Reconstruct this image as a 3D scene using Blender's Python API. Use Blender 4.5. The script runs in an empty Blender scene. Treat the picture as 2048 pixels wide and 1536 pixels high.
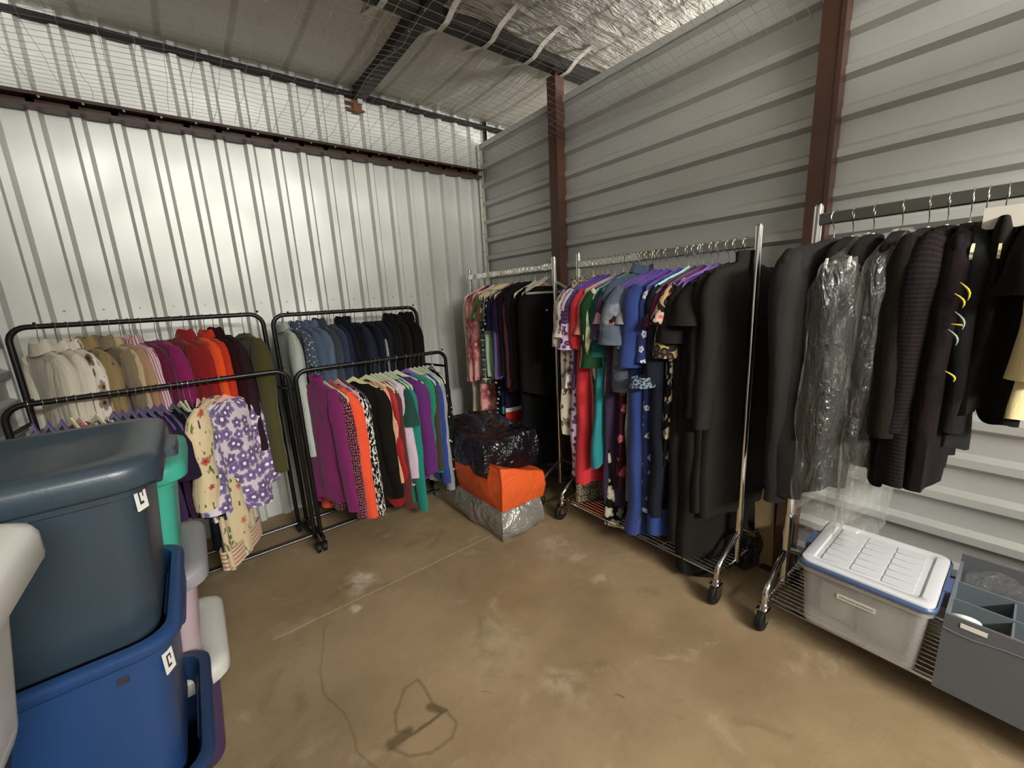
import bpy, math, random
from mathutils import Vector, Matrix, noise
random.seed(7)
PI = math.pi
S = bpy.context.scene
COL = S.collection

# ------------------------------------------------------------------ camera, world, lights, exposure
cam_d = bpy.data.cameras.new('camera'); cam = bpy.data.objects.new('camera', cam_d); COL.objects.link(cam)
YAW, PITCH, ROLL = 0.6541, -0.2092, -0.0534
_f = Vector((math.sin(YAW)*math.cos(PITCH), math.cos(YAW)*math.cos(PITCH), math.sin(PITCH)))
_r = Vector((math.cos(YAW), -math.sin(YAW), 0)); _u = _r.cross(_f)
_r2 = math.cos(ROLL)*_r + math.sin(ROLL)*_u; _u2 = -math.sin(ROLL)*_r + math.cos(ROLL)*_u
cam.matrix_world = Matrix(((_r2.x, _u2.x, -_f.x, -2.2534), (_r2.y, _u2.y, -_f.y, -3.2176), (_r2.z, _u2.z, -_f.z, 1.452), (0, 0, 0, 1)))
cam_d.sensor_width = 36; cam_d.lens = 36*814.65/2048; cam_d.clip_start = .02; cam_d.clip_end = 60
S.camera = cam
S.view_settings.view_transform = 'Standard'; S.view_settings.look = 'None'
S.view_settings.exposure = 0.0; S.view_settings.gamma = 1.0; S.view_settings.use_curve_mapping = False
W = bpy.data.worlds.new('world'); S.world = W; W.use_nodes = True
W.node_tree.nodes['Background'].inputs[0].default_value = (.62, .60, .54, 1)
W.node_tree.nodes['Background'].inputs[1].default_value = .8

def area_light(name, loc, target, sx, sy, power, color=(1, .975, .91), spread=180):
    d = bpy.data.lights.new(name, 'AREA'); d.shape = 'RECTANGLE'; d.size = sx; d.size_y = sy
    d.energy = power; d.color = color; d.spread = math.radians(spread)
    o = bpy.data.objects.new(name, d); COL.objects.link(o); o.location = loc
    o.rotation_euler = (Vector(target)-Vector(loc)).to_track_quat('-Z', 'Y').to_euler()
    return o
# corridor fixture seen through the doorway, and one close under the roof that shines in over the door head
area_light('corridor_lamp', (-1.5, -6.0, 2.56), (-1.3, -1.0, .6), 1.8, .2, 165)
for lx in (-3.3, -1.55, .6):
    area_light('roof_lamp', (lx, -6.3, 2.87), (lx*.5-.9, 0, 1.9), .8, .16, 24)
area_light('over_wall_light', (1.6, -2.6, 2.35), (-.4, -2.0, 2.95), .6, .3, 62)  # lamp in the neighbouring unit, beyond the right wall
area_light('over_wall_light', (-4.4, -2.4, 2.3), (-2.2, -1.6, 2.95), .6, .3, 110)  # added fill from the left to brighten the ceiling; no lamp known there
area_light('ceiling_fill_up', (-1.5, -5.6, 2.3), (-1.5, -4.2, 2.95), 1.6, .2, 80)  # added upward fill that lifts the ceiling, not a separate fixture

# ------------------------------------------------------------------ helpers
def lin(c):
    return c/12.92 if c <= .04045 else ((c+.055)/1.055)**2.4
def rgb(h):
    if isinstance(h, (tuple, list)): return tuple(h) if len(h) == 4 else (*h, 1)
    h = h.lstrip('#'); return tuple(lin(int(h[i:i+2], 16)/255) for i in (0, 2, 4)) + (1,)

class MB:
    def __init__(s): s.v = []; s.f = []; s.uv = []
    def add(s, vs, fs, uvs=None):
        o = len(s.v); s.v += [tuple(p) for p in vs]
        for i, f in enumerate(fs):
            s.f.append(tuple(o+k for k in f))
            s.uv.append(uvs[i] if uvs else [(0, 0)]*len(f))
    def box(s, a, b):
        x0, y0, z0 = a; x1, y1, z1 = b
        s.add([(x0,y0,z0),(x1,y0,z0),(x1,y1,z0),(x0,y1,z0),(x0,y0,z1),(x1,y0,z1),(x1,y1,z1),(x0,y1,z1)],
              [(3,2,1,0),(4,5,6,7),(0,1,5,4),(1,2,6,5),(2,3,7,6),(3,0,4,7)])
        return s
    def loft(s, rings, cap0=False, cap1=False, closed=True, uv=None):
        n = len(rings[0]); vs = [p for r in rings for p in r]; fs = []; us = []
        m = n if closed else n-1
        for i in range(len(rings)-1):
            for j in range(m):
                k = (j+1) % n
                fs.append((i*n+j, i*n+k, (i+1)*n+k, (i+1)*n+j))
                if uv:
                    us.append([uv(i, j), uv(i, j+1), uv(i+1, j+1), uv(i+1, j)])
        if cap0: fs.append(tuple(range(n))[::-1]); us.append([(0, 0)]*n)
        if cap1: fs.append(tuple((len(rings)-1)*n+j for j in range(n))); us.append([(0, 0)]*n)
        s.add(vs, fs, us if uv else None); return s
    def tube(s, path, r, n=8, cap=True, sq=None):
        path = [Vector(p) for p in path]; rings = []
        t0 = (path[1]-path[0]).normalized()
        up = Vector((0, 0, 1)) if abs(t0.z) < .9 else Vector((1, 0, 0))
        a = t0.cross(up).normalized()
        for i, p in enumerate(path):
            t = (path[min(i+1, len(path)-1)]-path[max(i-1, 0)]).normalized()
            a = (a - t*a.dot(t)).normalized(); b = t.cross(a)
            rr = r[i] if isinstance(r, (list, tuple)) else r
            ra, rb = (rr, rr) if not sq else (rr*sq[0], rr*sq[1])
            rings.append([p + a*math.cos(2*PI*k/n)*ra + b*math.sin(2*PI*k/n)*rb for k in range(n)])
        s.loft(rings, cap, cap); return s
    def mesh(s, name, mat, smooth=40):
        me = bpy.data.meshes.new(name); me.from_pydata(s.v, [], s.f); me.update()
        ul = me.uv_layers.new(name='UVMap'); flat = []
        for u in s.uv:
            for q in u: flat += [q[0], q[1]]
        ul.data.foreach_set('uv', flat)
        if mat: me.materials.append(mat)
        if smooth:
            me.polygons.foreach_set('use_smooth', [True]*len(me.polygons))
            me.set_sharp_from_angle(angle=math.radians(smooth))
        me.update(); return me
    def obj(s, name, mat, parent=None, smooth=40, loc=None, label=None):
        o = bpy.data.objects.new(name, s.mesh(name, mat, smooth)); COL.objects.link(o)
        if parent: o.parent = parent
        if loc: o.location = loc
        if label: o['label'] = label
        return o

def link(name, me, parent=None, loc=None):
    o = bpy.data.objects.new(name, me); COL.objects.link(o)
    if parent: o.parent = parent
    if loc: o.location = loc
    return o
def tag(o, label, cat, group=None, kind=None):
    o['label'] = label; o['category'] = cat
    if group: o['group'] = group
    if kind: o['kind'] = kind
    return o
def thing(name, label, cat, loc=(0, 0, 0), rz=0, group=None):
    o = bpy.data.objects.new(name, None); COL.objects.link(o); o.location = loc; o.rotation_euler = (0, 0, rz)
    o.empty_display_size = .05
    return tag(o, label, cat, group)
def struct(name, mb, mat, smooth=None, parent=None):
    o = mb.obj(name, mat, parent, smooth)
    if not parent: o['kind'] = 'structure'
    return o
def rr(hx, hy, r, z, cx=0, cy=0, n=5):
    out = []
    for qx, qy, a0 in ((1, 1, 0), (-1, 1, 90), (-1, -1, 180), (1, -1, 270)):
        for k in range(n+1):
            a = math.radians(a0+90*k/n)
            out.append((cx+qx*(hx-r)+r*math.cos(a), cy+qy*(hy-r)+r*math.sin(a), z))
    return out
def arc_pts(c, r, a0, a1, n, ax=0, az=2):
    out = []
    for k in range(n+1):
        a = math.radians(a0+(a1-a0)*k/n); p = list(c); p[ax] += r*math.cos(a); p[az] += r*math.sin(a); out.append(tuple(p))
    return out

# ------------------------------------------------------------------ materials
class NT:
    def __init__(s, name):
        s.m = bpy.data.materials.new(name); s.m.use_nodes = True; s.t = s.m.node_tree
        s.b = s.t.nodes['Principled BSDF']; s.out = s.t.nodes['Material Output']
    def n(s, typ, ins=None, **kw):
        x = s.t.nodes.new(typ)
        for k, v in kw.items(): setattr(x, k, v)
        for k, v in (ins or {}).items(): s.put(x.inputs[k], v)
        return x
    def put(s, sock, v):
        if isinstance(v, bpy.types.NodeSocket): s.t.links.new(v, sock)
        elif isinstance(v, bpy.types.Node): s.t.links.new(v.outputs[0], sock)
        else: sock.default_value = v
    def math(s, op, a, b=None, c=None, clamp=False):
        x = s.t.nodes.new('ShaderNodeMath'); x.operation = op; x.use_clamp = clamp
        s.put(x.inputs[0], a)
        if b is not None: s.put(x.inputs[1], b)
        if c is not None: s.put(x.inputs[2], c)
        return x.outputs[0]
    def vec(s, op, a, b=None, sc=None):
        x = s.t.nodes.new('ShaderNodeVectorMath'); x.operation = op; s.put(x.inputs[0], a)
        if b is not None: s.put(x.inputs[1], b)
        if sc is not None: s.put(x.inputs['Scale'], sc)
        return x.outputs['Value'] if op in ('LENGTH', 'DOT_PRODUCT', 'DISTANCE') else x.outputs[0]
    def mix(s, fac, a, b, mode='MIX'):
        x = s.t.nodes.new('ShaderNodeMix'); x.data_type = 'RGBA'; x.blend_type = mode
        s.put(x.inputs[0], fac); s.put(x.inputs[6], a if not isinstance(a, (str, tuple)) else rgb(a)); s.put(x.inputs[7], b if not isinstance(b, (str, tuple)) else rgb(b))
        return x.outputs[2]
    def noise(s, vec, scale, detail=3, rough=.55, out=0, dist=0):
        x = s.n('ShaderNodeTexNoise', {'Vector': vec, 'Scale': scale, 'Detail': detail, 'Roughness': rough, 'Distortion': dist})
        return x.outputs[out]
    def ramp(s, fac, lo, hi):
        x = s.t.nodes.new('ShaderNodeMapRange'); x.interpolation_type = 'SMOOTHSTEP'
        s.put(x.inputs[0], fac); s.put(x.inputs[1], lo); s.put(x.inputs[2], hi); return x.outputs[0]
    def uv(s): return s.n('ShaderNodeTexCoord').outputs['UV']
    def co(s): return s.n('ShaderNodeTexCoord').outputs['Object']
    def geo(s): return s.n('ShaderNodeNewGeometry').outputs['Position']
    def sep(s, v): x = s.n('ShaderNodeSeparateXYZ', {0: v}); return x.outputs
    def bump(s, h, strength=.3, dist=.01):
        x = s.n('ShaderNodeBump', {'Height': h, 'Strength': strength, 'Distance': dist}); s.put(s.b.inputs['Normal'], x.outputs[0])
    def set(s, col=None, rough=None, metal=None, spec=None, **kw):
        if col is not None: s.put(s.b.inputs['Base Color'], rgb(col) if isinstance(col, (str, tuple)) else col)
        if rough is not None: s.put(s.b.inputs['Roughness'], rough)
        if metal is not None: s.put(s.b.inputs['Metallic'], metal)
        if spec is not None: s.put(s.b.inputs['Specular IOR Level'], spec)
        for k, v in kw.items(): s.put(s.b.inputs[k.replace('_', ' ')], v)
        return s

def simple(name, col, rough=.5, metal=0, spec=.5, nscale=0, nstr=.1, var=.0, **kw):
    N = NT(name); N.set(col, rough, metal, spec, **kw)
    if nscale or var:
        h = N.noise(N.co(), nscale or 20, 3)
        if nscale: N.bump(h, nstr, .01)
        if var:
            c = rgb(col); d = tuple(x*(1-var) for x in c[:3])+(1,); e = tuple(min(1, x*(1+var)) for x in c[:3])+(1,)
            N.set(N.mix(N.noise(N.co(), 4, 4), d, e))
    return N.m

# ---- fabric patterns, all in garment UV metres
def flower(N, uv, scale, R, petals=5, rand=.8, jitter=1):
    v = N.n('ShaderNodeTexVoronoi', {'Vector': uv, 'Scale': scale, 'Randomness': rand}, voronoi_dimensions='2D')
    d = N.vec('SCALE', N.vec('SUBTRACT', uv, v.outputs['Position']), sc=scale)
    x, y, _ = N.sep(d); cr = N.sep(v.outputs['Color'])
    ang = N.math('ARCTAN2', y, x); r = N.vec('LENGTH', d)
    lobe = N.math('ABSOLUTE', N.math('COSINE', N.math('ADD', N.math('MULTIPLY', ang, petals/2), N.math('MULTIPLY', cr[0], 6.28))))
    rad = N.math('MULTIPLY', N.math('MULTIPLY_ADD', lobe, .34, .66), N.math('MULTIPLY_ADD', cr[1], .5*R*jitter, R*.85))
    q = N.math('DIVIDE', r, rad)
    pet = N.ramp(q, 1.06, .94); cen = N.ramp(q, .30, .22)
    return pet, cen, q, cr
def fabric(name, base, kind='solid', cols=(), rough=.85, p=None, var=.14, sheen=.15, bump=.35):
    p = p or {}
    N = NT('fabric_'+name); uv = N.uv(); b = rgb(base)
    c = N.mix(N.noise(uv, 9, 4), tuple(x*(1-var) for x in b[:3])+(1,), tuple(min(1, x*(1+var)) for x in b[:3])+(1,))
    def cc(i): return rgb(cols[i])
    if kind == 'stripes':      # p: axis, period, duty
        x = N.sep(uv)[p.get('axis', 0)]
        f = N.math('FRACT', N.math('DIVIDE', x, p.get('period', .012)))
        c = N.mix(N.math('LESS_THAN', f, p.get('duty', .5)), c, cc(0))
    elif kind == 'plaid':
        x, y, _ = N.sep(uv)
        for i, (ax, per, duty, k) in enumerate(p['bands']):
            f = N.math('FRACT', N.math('DIVIDE', (x, y)[ax], per))
            c = N.mix(N.math('MULTIPLY', N.math('LESS_THAN', f, duty), .72), c, cc(k))
    elif kind == 'dots':
        v = N.n('ShaderNodeTexVoronoi', {'Vector': uv, 'Scale': p.get('scale', 40), 'Randomness': p.get('rand', .5)}, voronoi_dimensions='2D')
        r = p.get('r', .3); cr = N.sep(v.outputs['Color'])
        rad = N.math('MULTIPLY', N.math('MULTIPLY_ADD', cr[0], p.get('vary', .3), 1-p.get('vary', .3)/2), r)
        q = N.math('DIVIDE', v.outputs['Distance'], rad)
        m = N.ramp(q, 1.1, .9); c = N.mix(m, c, cc(0))
        if len(cols) > 1: c = N.mix(N.ramp(q, .5, .4), c, cc(1))
    elif kind == 'flowers':    # cols: petal, centre, [petal2], [leaf]
        if len(cols) > 3:
            lf = N.noise(N.n('ShaderNodeMapping', {'Vector': uv, 'Scale': (1, .45, 1), 'Rotation': (0, 0, .7)}), p.get('scale', 14)*4.2, 2)
            c = N.mix(N.ramp(lf, .60, .64), c, cc(3))
        d = N.vec('ADD', uv, N.vec('SCALE', N.vec('SUBTRACT', N.noise(uv, p.get('scale', 14)*1.7, 2, out=1), (.5, .5, .5)), sc=p.get('warp', .012)))
        pet, cen, q, cr = flower(N, d, p.get('scale', 14), p.get('R', .26), p.get('petals', 5), p.get('rand', .8))
        pc = N.mix(N.math('GREATER_THAN', cr[2], .5), cols[0], cols[2] if len(cols) > 2 else cols[0])
        pc = N.mix(N.math('MULTIPLY', N.ramp(q, .2, 1.0), p.get('shade', .25)), pc, b, 'MIX')
        c = N.mix(N.math('MULTIPLY', pet, N.math('GREATER_THAN', cr[0], 1-p.get('dens', .9))), c, pc)
        c = N.mix(N.math('MULTIPLY', cen, N.math('GREATER_THAN', cr[0], 1-p.get('dens', .9))), c, cc(1))
        if p.get('small'):
            pet, cen, q, cr = flower(N, N.vec('ADD', uv, (.37, .21, 0)), p['scale']*1.9, .22, 5, .9)
            c = N.mix(N.math('MULTIPLY', pet, N.math('GREATER_THAN', cr[0], .55)), c, cc(0))
    elif kind == 'blobs':      # organic leaf shapes by thresholded noise
        mp = N.n('ShaderNodeMapping', {'Vector': uv, 'Scale': p.get('stretch', (1, .5, 1)), 'Rotation': (0, 0, p.get('rot', .6))})
        for i, (sc, th) in enumerate(p['layers']):
            f = N.noise(mp.outputs[0], sc, 1.5, .4, dist=p.get('dist', .6))
            c = N.mix(N.ramp(f, th-.02, th+.02), c, cc(i % len(cols)))
    elif kind == 'leopard':
        v = N.n('ShaderNodeTexVoronoi', {'Vector': N.vec('ADD', uv, N.vec('SCALE', N.noise(uv, 30, 2, out=1), sc=.02)), 'Scale': p.get('scale', 26), 'Randomness': .9}, voronoi_dimensions='2D')
        q = v.outputs['Distance']
        c = N.mix(N.ramp(q, .50, .44), c, cc(0)); c = N.mix(N.ramp(q, .20, .15), c, cc(1))
        c = N.mix(N.ramp(N.noise(uv, 9, 1), .56, .6), c, cc(0))
    elif kind == 'tiedye':
        y = N.sep(uv)[1]
        f = N.noise(N.n('ShaderNodeMapping', {'Vector': uv, 'Scale': (.35, 1, 1)}), p.get('scale', 14), 4, .6, dist=.8)
        c = N.mix(N.ramp(f, .42, .68), c, cc(0))
    elif kind == 'lace':
        v = N.n('ShaderNodeTexVoronoi', {'Vector': uv, 'Scale': 55, 'Randomness': .7}, voronoi_dimensions='2D', feature='DISTANCE_TO_EDGE')
        w = N.n('ShaderNodeTexVoronoi', {'Vector': uv, 'Scale': 22, 'Randomness': .8}, voronoi_dimensions='2D')
        ring = N.math('ABSOLUTE', N.math('SUBTRACT', w.outputs['Distance'], .3))
        c = N.mix(N.math('MAXIMUM', N.ramp(v.outputs['Distance'], .10, .05), N.ramp(ring, .10, .05)), cols[0], c)
    elif kind == 'bands':      # coloured band(s) by height: list of (lo, hi, colour index)
        y = N.sep(uv)[1]
        for lo, hi, k in p['bands']:
            m = N.math('MULTIPLY', N.math('GREATER_THAN', y, lo), N.math('LESS_THAN', y, hi)); c = N.mix(m, c, cc(k))
    # weave, lint and soft creases in the cloth
    wv = N.noise(N.n('ShaderNodeMapping', {'Vector': uv, 'Scale': (1, .25, 1)}), 26, 4)
    fine = N.noise(uv, 420, 2)
    h = N.math('ADD', N.math('MULTIPLY', wv, 1), N.math('MULTIPLY', fine, .12))
    N.bump(h, bump, .02)
    lum = sum(b[:3])/3
    N.set(c, rough, 0, .25 if lum > .03 else .1, Sheen_Weight=sheen if lum > .03 else .02)
    return N.m

def steel_white(name, col, rough, metal=.2, bst=.12):
    N = NT(name); c = N.co()
    dirt = N.noise(N.n('ShaderNodeMapping', {'Vector': c, 'Scale': (1.5, 1.5, .5)}), 3, 5)
    b = rgb(col)
    N.set(N.mix(dirt, tuple(x*.93 for x in b[:3])+(1,), tuple(min(1, x*1.05) for x in b[:3])+(1,)), rough, metal, .5)
    big = N.noise(c, 2.3, 1); N.bump(big, bst, .06)
    return N.m
M = {}
M['wall_a'] = steel_white('white_ribbed_steel', '#d6d8d4', .47, .5, .34)
M['wall_b'] = steel_white('grey_white_partition_steel', '#b3b3af', .48, .3, .12)
M['trim'] = steel_white('galvanised_trim', '#c2c0b8', .35)
M['brown'] = simple('brown_painted_steel', '#452b1f', .42, 0, .5, 60, .05, .12)
M['purlin'] = simple('dark_purlin_steel', '#1b1411', .5, 0, .4, 40, .05, .2)
M['dark'] = simple('dark_gap', '#161614', .8)
M['bracket'] = simple('rust_brown_clip', '#6b3d1c', .5, 0, .4, 40, .1, .3)
M['wire'] = simple('galvanised_wire', '#b9b7b0', .4, .6)
M['chrome'] = simple('chrome', '#d9d8d4', .10, 1.0, .5, 30, .02)
M['darkchrome'] = simple('tinted_chrome', '#8f8e8b', .22, 1.0)
M['black'] = simple('black_powder_coat', '#0c0c0d', .32, 0, .5, 60, .04)
M['rubber'] = simple('black_rubber', '#101010', .6, 0, .3, 60, .08)
M['screw'] = simple('screw_zinc', '#83827c', .35, .8)

# insulation under the roof: white vinyl facing with soft wrinkles
def insul(name, wr, strength):
    N = NT(name); c = N.co()
    x = N.sep(c)[0]
    seam = N.math('ABSOLUTE', N.math('SUBTRACT', N.math('FRACT', N.math('DIVIDE', N.math('ADD', x, 10.035), .31)), .5))
    base = N.mix(N.noise(c, 3, 5), '#bcb7ae', '#d2cdc3')
    N.set(N.mix(N.math('MULTIPLY', N.ramp(seam, .07, .03), .45), base, '#6f6a62'), .45, 0, .5)
    a = N.noise(N.n('ShaderNodeMapping', {'Vector': c, 'Scale': wr}), 6, 4, .6, dist=.8)
    N.bump(a, strength, .05); return N.m
M['insul'] = insul('insulation_facing', (2.5, .5, 1), .35)
M['insul_wrinkle'] = insul('insulation_facing_wrinkled', (.9, 5, 1), 1.0)

# concrete floor
def floor_mat():
    N = NT('tan_concrete'); P = N.geo()
    wob = N.vec('ADD', P, N.vec('SCALE', N.vec('SUBTRACT', N.noise(P, 9, 4, out=1), (.5, .5, .5)), sc=.16))
    c = N.mix(N.ramp(N.noise(P, 1.6, 5, .6), .3, .7), '#7e6b50', '#968265')
    c = N.mix(N.math('MULTIPLY', N.ramp(N.noise(P, 5, 6, .65, dist=.6), .56, .72), .40), c, '#aea188')
    c = N.mix(N.math('MULTIPLY', N.ramp(N.noise(N.vec('ADD', P, (4, 2, 0)), 3.2, 5, .6, dist=1), .58, .74), .5), c, '#6b583c')
    c = N.mix(N.math('MULTIPLY', N.ramp(N.noise(P, 60, 3), .62, .75), .25), c, '#5f5038')
    def spot(x, y, r, col, k, soft=.55):
        d = N.vec('LENGTH', N.vec('MULTIPLY', N.vec('SUBTRACT', wob, (x, y, 0)), (1, 1, 0)))
        return N.math('MULTIPLY', N.math('MULTIPLY', N.ramp(d, r*1.25, r*soft*.4), N.ramp(N.noise(P, 11, 5, .65), .35, .62)), k), col
    for x, y, r, col, k in [(-1.764,-1.147,.10,'#c9c1b0',.7), (-1.852,-1.334,.035,'#d0c7b6',.6), (-.79,-1.62,.13,'#b5aa92',.45), (-.766,-1.80,.08,'#bbb098',.5),
                            (-1.47,-1.97,.16,'#a99c80',.45), (-1.39,-2.25,.07,'#b0a388',.55), (-1.2,-1.75,.26,'#8a6f47',.35), (-.8,-2.0,.06,'#b9ae96',.5), (-1.35,-2.33,.1,'#ab9d82',.45),
                            (-1.623,-2.162,.006,'#241b12',.9), (-1.623,-2.116,.004,'#241b12',.9), (-1.73,-1.908,.004,'#241b12',.9), (-1.252,-2.465,.005,'#241b12',.9), (-1.0,-2.2,.13,'#7d6647',.3)]:
        m, q = spot(x, y, r, col, k); c = N.mix(m, c, q)
    wob2 = N.vec('ADD', P, N.vec('SCALE', N.vec('SUBTRACT', N.noise(P, 26, 3, out=1), (.5, .5, .5)), sc=.012))
    px, py, _ = N.sep(wob2)
    def seg(a, b, w):
        ax, ay = a; bx, by = b; dx, dy = bx-ax, by-ay; L2 = dx*dx+dy*dy
        u = N.math('SUBTRACT', px, ax); v = N.math('SUBTRACT', py, ay)
        t = N.math('MULTIPLY_ADD', u, dx/L2, N.math('MULTIPLY', v, dy/L2), clamp=True)
        e = N.math('SUBTRACT', u, N.math('MULTIPLY', t, dx)); g = N.math('SUBTRACT', v, N.math('MULTIPLY', t, dy))
        return N.ramp(N.math('SQRT', N.math('ADD', N.math('MULTIPLY', e, e), N.math('MULTIPLY', g, g))), w, w*.25)
    def poly(pts, w):
        m = None
        for a, b in zip(pts, pts[1:]):
            s = seg(a, b, w); m = s if m is None else N.math('MAXIMUM', m, s)
        return m
    crack = poly([(-2.006,-1.367),(-2.042,-1.494),(-2.078,-1.601),(-2.09,-1.714),(-2.054,-1.836),(-2.047,-1.912),(-2.058,-2.007),(-2.018,-2.124)], .006)
    c = N.mix(N.math('MULTIPLY', crack, .32), c, '#4f422e')
    arc = poly([(-1.762,-2.079),(-1.755,-2.142),(-1.79,-2.176),(-1.868,-2.172),(-1.928,-2.135),(-1.965,-2.07)], .009)
    crown = poly([(-1.895,-2.066),(-1.93,-2.03),(-1.91,-1.973),(-1.842,-1.899),(-1.788,-1.893),(-1.781,-1.951),(-1.786,-2.018),(-1.778,-2.076)], .010)
    brim = poly([(-1.965,-2.069),(-1.876,-2.079),(-1.762,-2.077)], .010)
    dk = poly([(-1.96,-2.06),(-1.90,-2.062)], .03)
    dk2 = poly([(-1.80,-2.03),(-1.775,-2.068)], .024)
    c = N.mix(N.math('MULTIPLY', arc, .45), c, '#57472f')
    c = N.mix(N.math('MULTIPLY', crown, .45), c, '#57472f')
    c = N.mix(N.math('MULTIPLY', N.math('MAXIMUM', brim, N.math('MAXIMUM', dk, dk2)), .7), c, '#4a3c26')
    joint = seg((-2.2, -1.28), (-1.0, -1.28), .005)
    c = N.mix(N.math('MULTIPLY', joint, .5), c, '#c3b59b')
    N.set(c, N.math('MULTIPLY_ADD', N.noise(P, 4, 4), .3, .55), 0, .25)
    N.bump(N.math('ADD', N.noise(P, 14, 6, .65), N.math('MULTIPLY', N.noise(P, 220, 2), .1)), .18, .02)
    return N.m
M['floor'] = floor_mat()

# ------------------------------------------------------------------ room shell
def ribs(t0, t1, start, pitch=.1524, depth=.03, a=.017, top=.031):
    """polyline (t, h) of a trapezoid ribbed sheet"""
    pts = [(t0, 0)]; k = math.floor((t0-start)/pitch)
    while start+k*pitch < t1:
        s = start+k*pitch
        for dt, h in ((0, 0), (a, depth), (a+top, depth), (2*a+top, 0)):
            if t0 < s+dt < t1: pts.append((s+dt, h))
        k += 1
    pts.append((t1, 0)); return pts
RA = -2.7147-.006
m = MB(); prof = ribs(-3.05, 1.3, RA)
m.loft([[(x, -h, z) for x, h in prof] for z in (0, 1.0, 2.0, 2.95)] , closed=False)
m.box((-3.1, .004, 0), (1.3, .05, 2.95))
wall_back = struct('wall_back', m, M['wall_a'])
# small screws along the foot rail line of the back sheet
for x in [-2.7147+.1524*k for k in range(-1, 17)]:
    q = MB(); q.tube([(x+.095, .0, 1.505), (x+.095, -.004, 1.505)], .005, 6); o = q.obj('screw', M['screw'], wall_back, 30)
RB = .583-.012 - 13*.1524/13*3
def hwall(x, sgn, y0, y1, ztop):
    prof = ribs(.0, ztop-.03, .583-.019-.004-.1524*3)
    m = MB(); m.loft([[(x+sgn*h, y, z) for z, h in prof] for y in (y0, (y0+y1)/2, y1)], closed=False)
    m.box((min(x-sgn*.004, x-sgn*.03), y1, 0), (max(x-sgn*.004, x-sgn*.03), y0, ztop-.03)); return m
wall_right = struct('wall_right', hwall(0, -1, 0, -4.5, 2.755), M['wall_b'])
wall_left = struct('wall_left', hwall(-3.05, 1, 0, -4.5, 2.755), M['wall_b'])
m = MB().box((-.035, -4.5, 2.715), (.035, -.0, 2.757)); struct('trim_1', m, M['wall_b'])
m = MB().box((-3.085, -4.5, 2.715), (-3.015, -.0, 2.757)); struct('trim_2', m, M['wall_b'])
m = MB().box((-.028, -.052, 0), (-.0205, -.022, 2.76)).box((-.052, -.030, 0), (-.0205, -.0225, 2.76))
corner = struct('trim_3', m, M['trim'])
for k in range(17):
    q = MB(); q.tube([(-.04, -.030, .2+.152*k), (-.04, -.035, .2+.152*k)], .005, 6); q.obj('screw', M['screw'], corner, 30)
m = MB().box((.03, -.03, 2.757), (.06, -.004, 2.95)); struct('corner_gap_dark', m, M['dark'])  # solid dark strip: shade of the gap above the partition, painted in
m = MB().box((-3.1, -.05, 2.885), (1.3, -.021, 2.915)); struct('eave_gap_dark', m, M['dark'])  # dark strip puts the shade of the roof-edge gap into colour
struct('floor', MB().box((-4.5, -8.0, -.12), (3, .05, 0)), M['floor'])
# roof lining: sagging insulation bays between the purlins
def bay(y0, y1, sag, seed, nx=90, ny=14, wr=0):
    rings = []
    for j in range(ny+1):
        t = j/ny; y = y0+(y1-y0)*t; r = []
        for i in range(nx+1):
            x = -3.6+5.2*i/nx
            z = 2.95 - sag*math.sin(PI*t) + .006*noise.noise((x*2.2, y*2, seed))
            z += wr*noise.noise((x*5, y*24, seed+3))
            z -= .012*max(0, 1-abs(((x+.92) % .295)-.15)/.03)*math.sin(PI*min(1, max(0, t)))*(1 if wr == 0 else .3)
            r.append((x, y, z))
        rings.append(r)
    return MB().loft(rings, closed=False)
ceil = struct('ceiling', MB().box((-4.5, -8.0, 3.0), (3, .05, 3.05)), M['insul'])
for y0, y1, sg, wr, mt in ((.0, -1.02, .02, 0, 'insul'), (-1.06, -2.6, .05, .016, 'insul_wrinkle'), (-2.6, -4.4, .05, .01, 'insul')):
    b = bay(y0, y1, sg, y0*3, ny=14 if not wr else 60, wr=wr); o = b.obj('insulation_bay', M[mt], ceil, 60)
# purlin, rafter, straps, clip
purlin = struct('roof_purlin', MB().box((-3.6, -1.12, 2.87), (1.3, -1.03, 2.88)).box((-3.6, -1.115, 2.875), (1.3, -1.035, 2.96)), M['purlin'])
rafter = struct('roof_rafter', MB().box((-1.10, -4.4, 2.862), (-1.02, -.07, 2.872)).box((-1.095, -4.4, 2.868), (-1.025, -.07, 2.96)), M['purlin'])
for x in (-1.27, -.942, -.653, -.343, -.048):
    q = MB(); q.loft([[(x-.016, y, z), (x+.016, y, z)] for y, z in ((-.80, 2.945), (-1.0, 2.885), (-1.03, 2.866), (-1.12, 2.866), (-1.2, 2.90), (-1.4, 2.93))], closed=False)
    q.obj('insulation_strap', M['insul'], purlin, 40)
q = MB().box((-1.15, -.05, 2.80), (-1.02, -.022, 2.812)).box((-1.15, -.05, 2.84), (-1.10, -.022, 2.852)).box((-1.10, -.06, 2.79), (-1.045, -.04, 2.86)); q.obj('rafter_clip', M['bracket'], rafter, None)
q = MB().box((-1.075, -.09, 2.835), (-1.04, -.062, 2.90)); q.obj('rafter_strap', M['trim'], rafter, None)
for y in [-.2-.19*k for k in range(22)]:
    q = MB().tube([(-1.085, y, 2.860), (-1.085, y, 2.856)], .007, 6); q.obj('rafter_bolt', M['screw'], rafter, 30)
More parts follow.
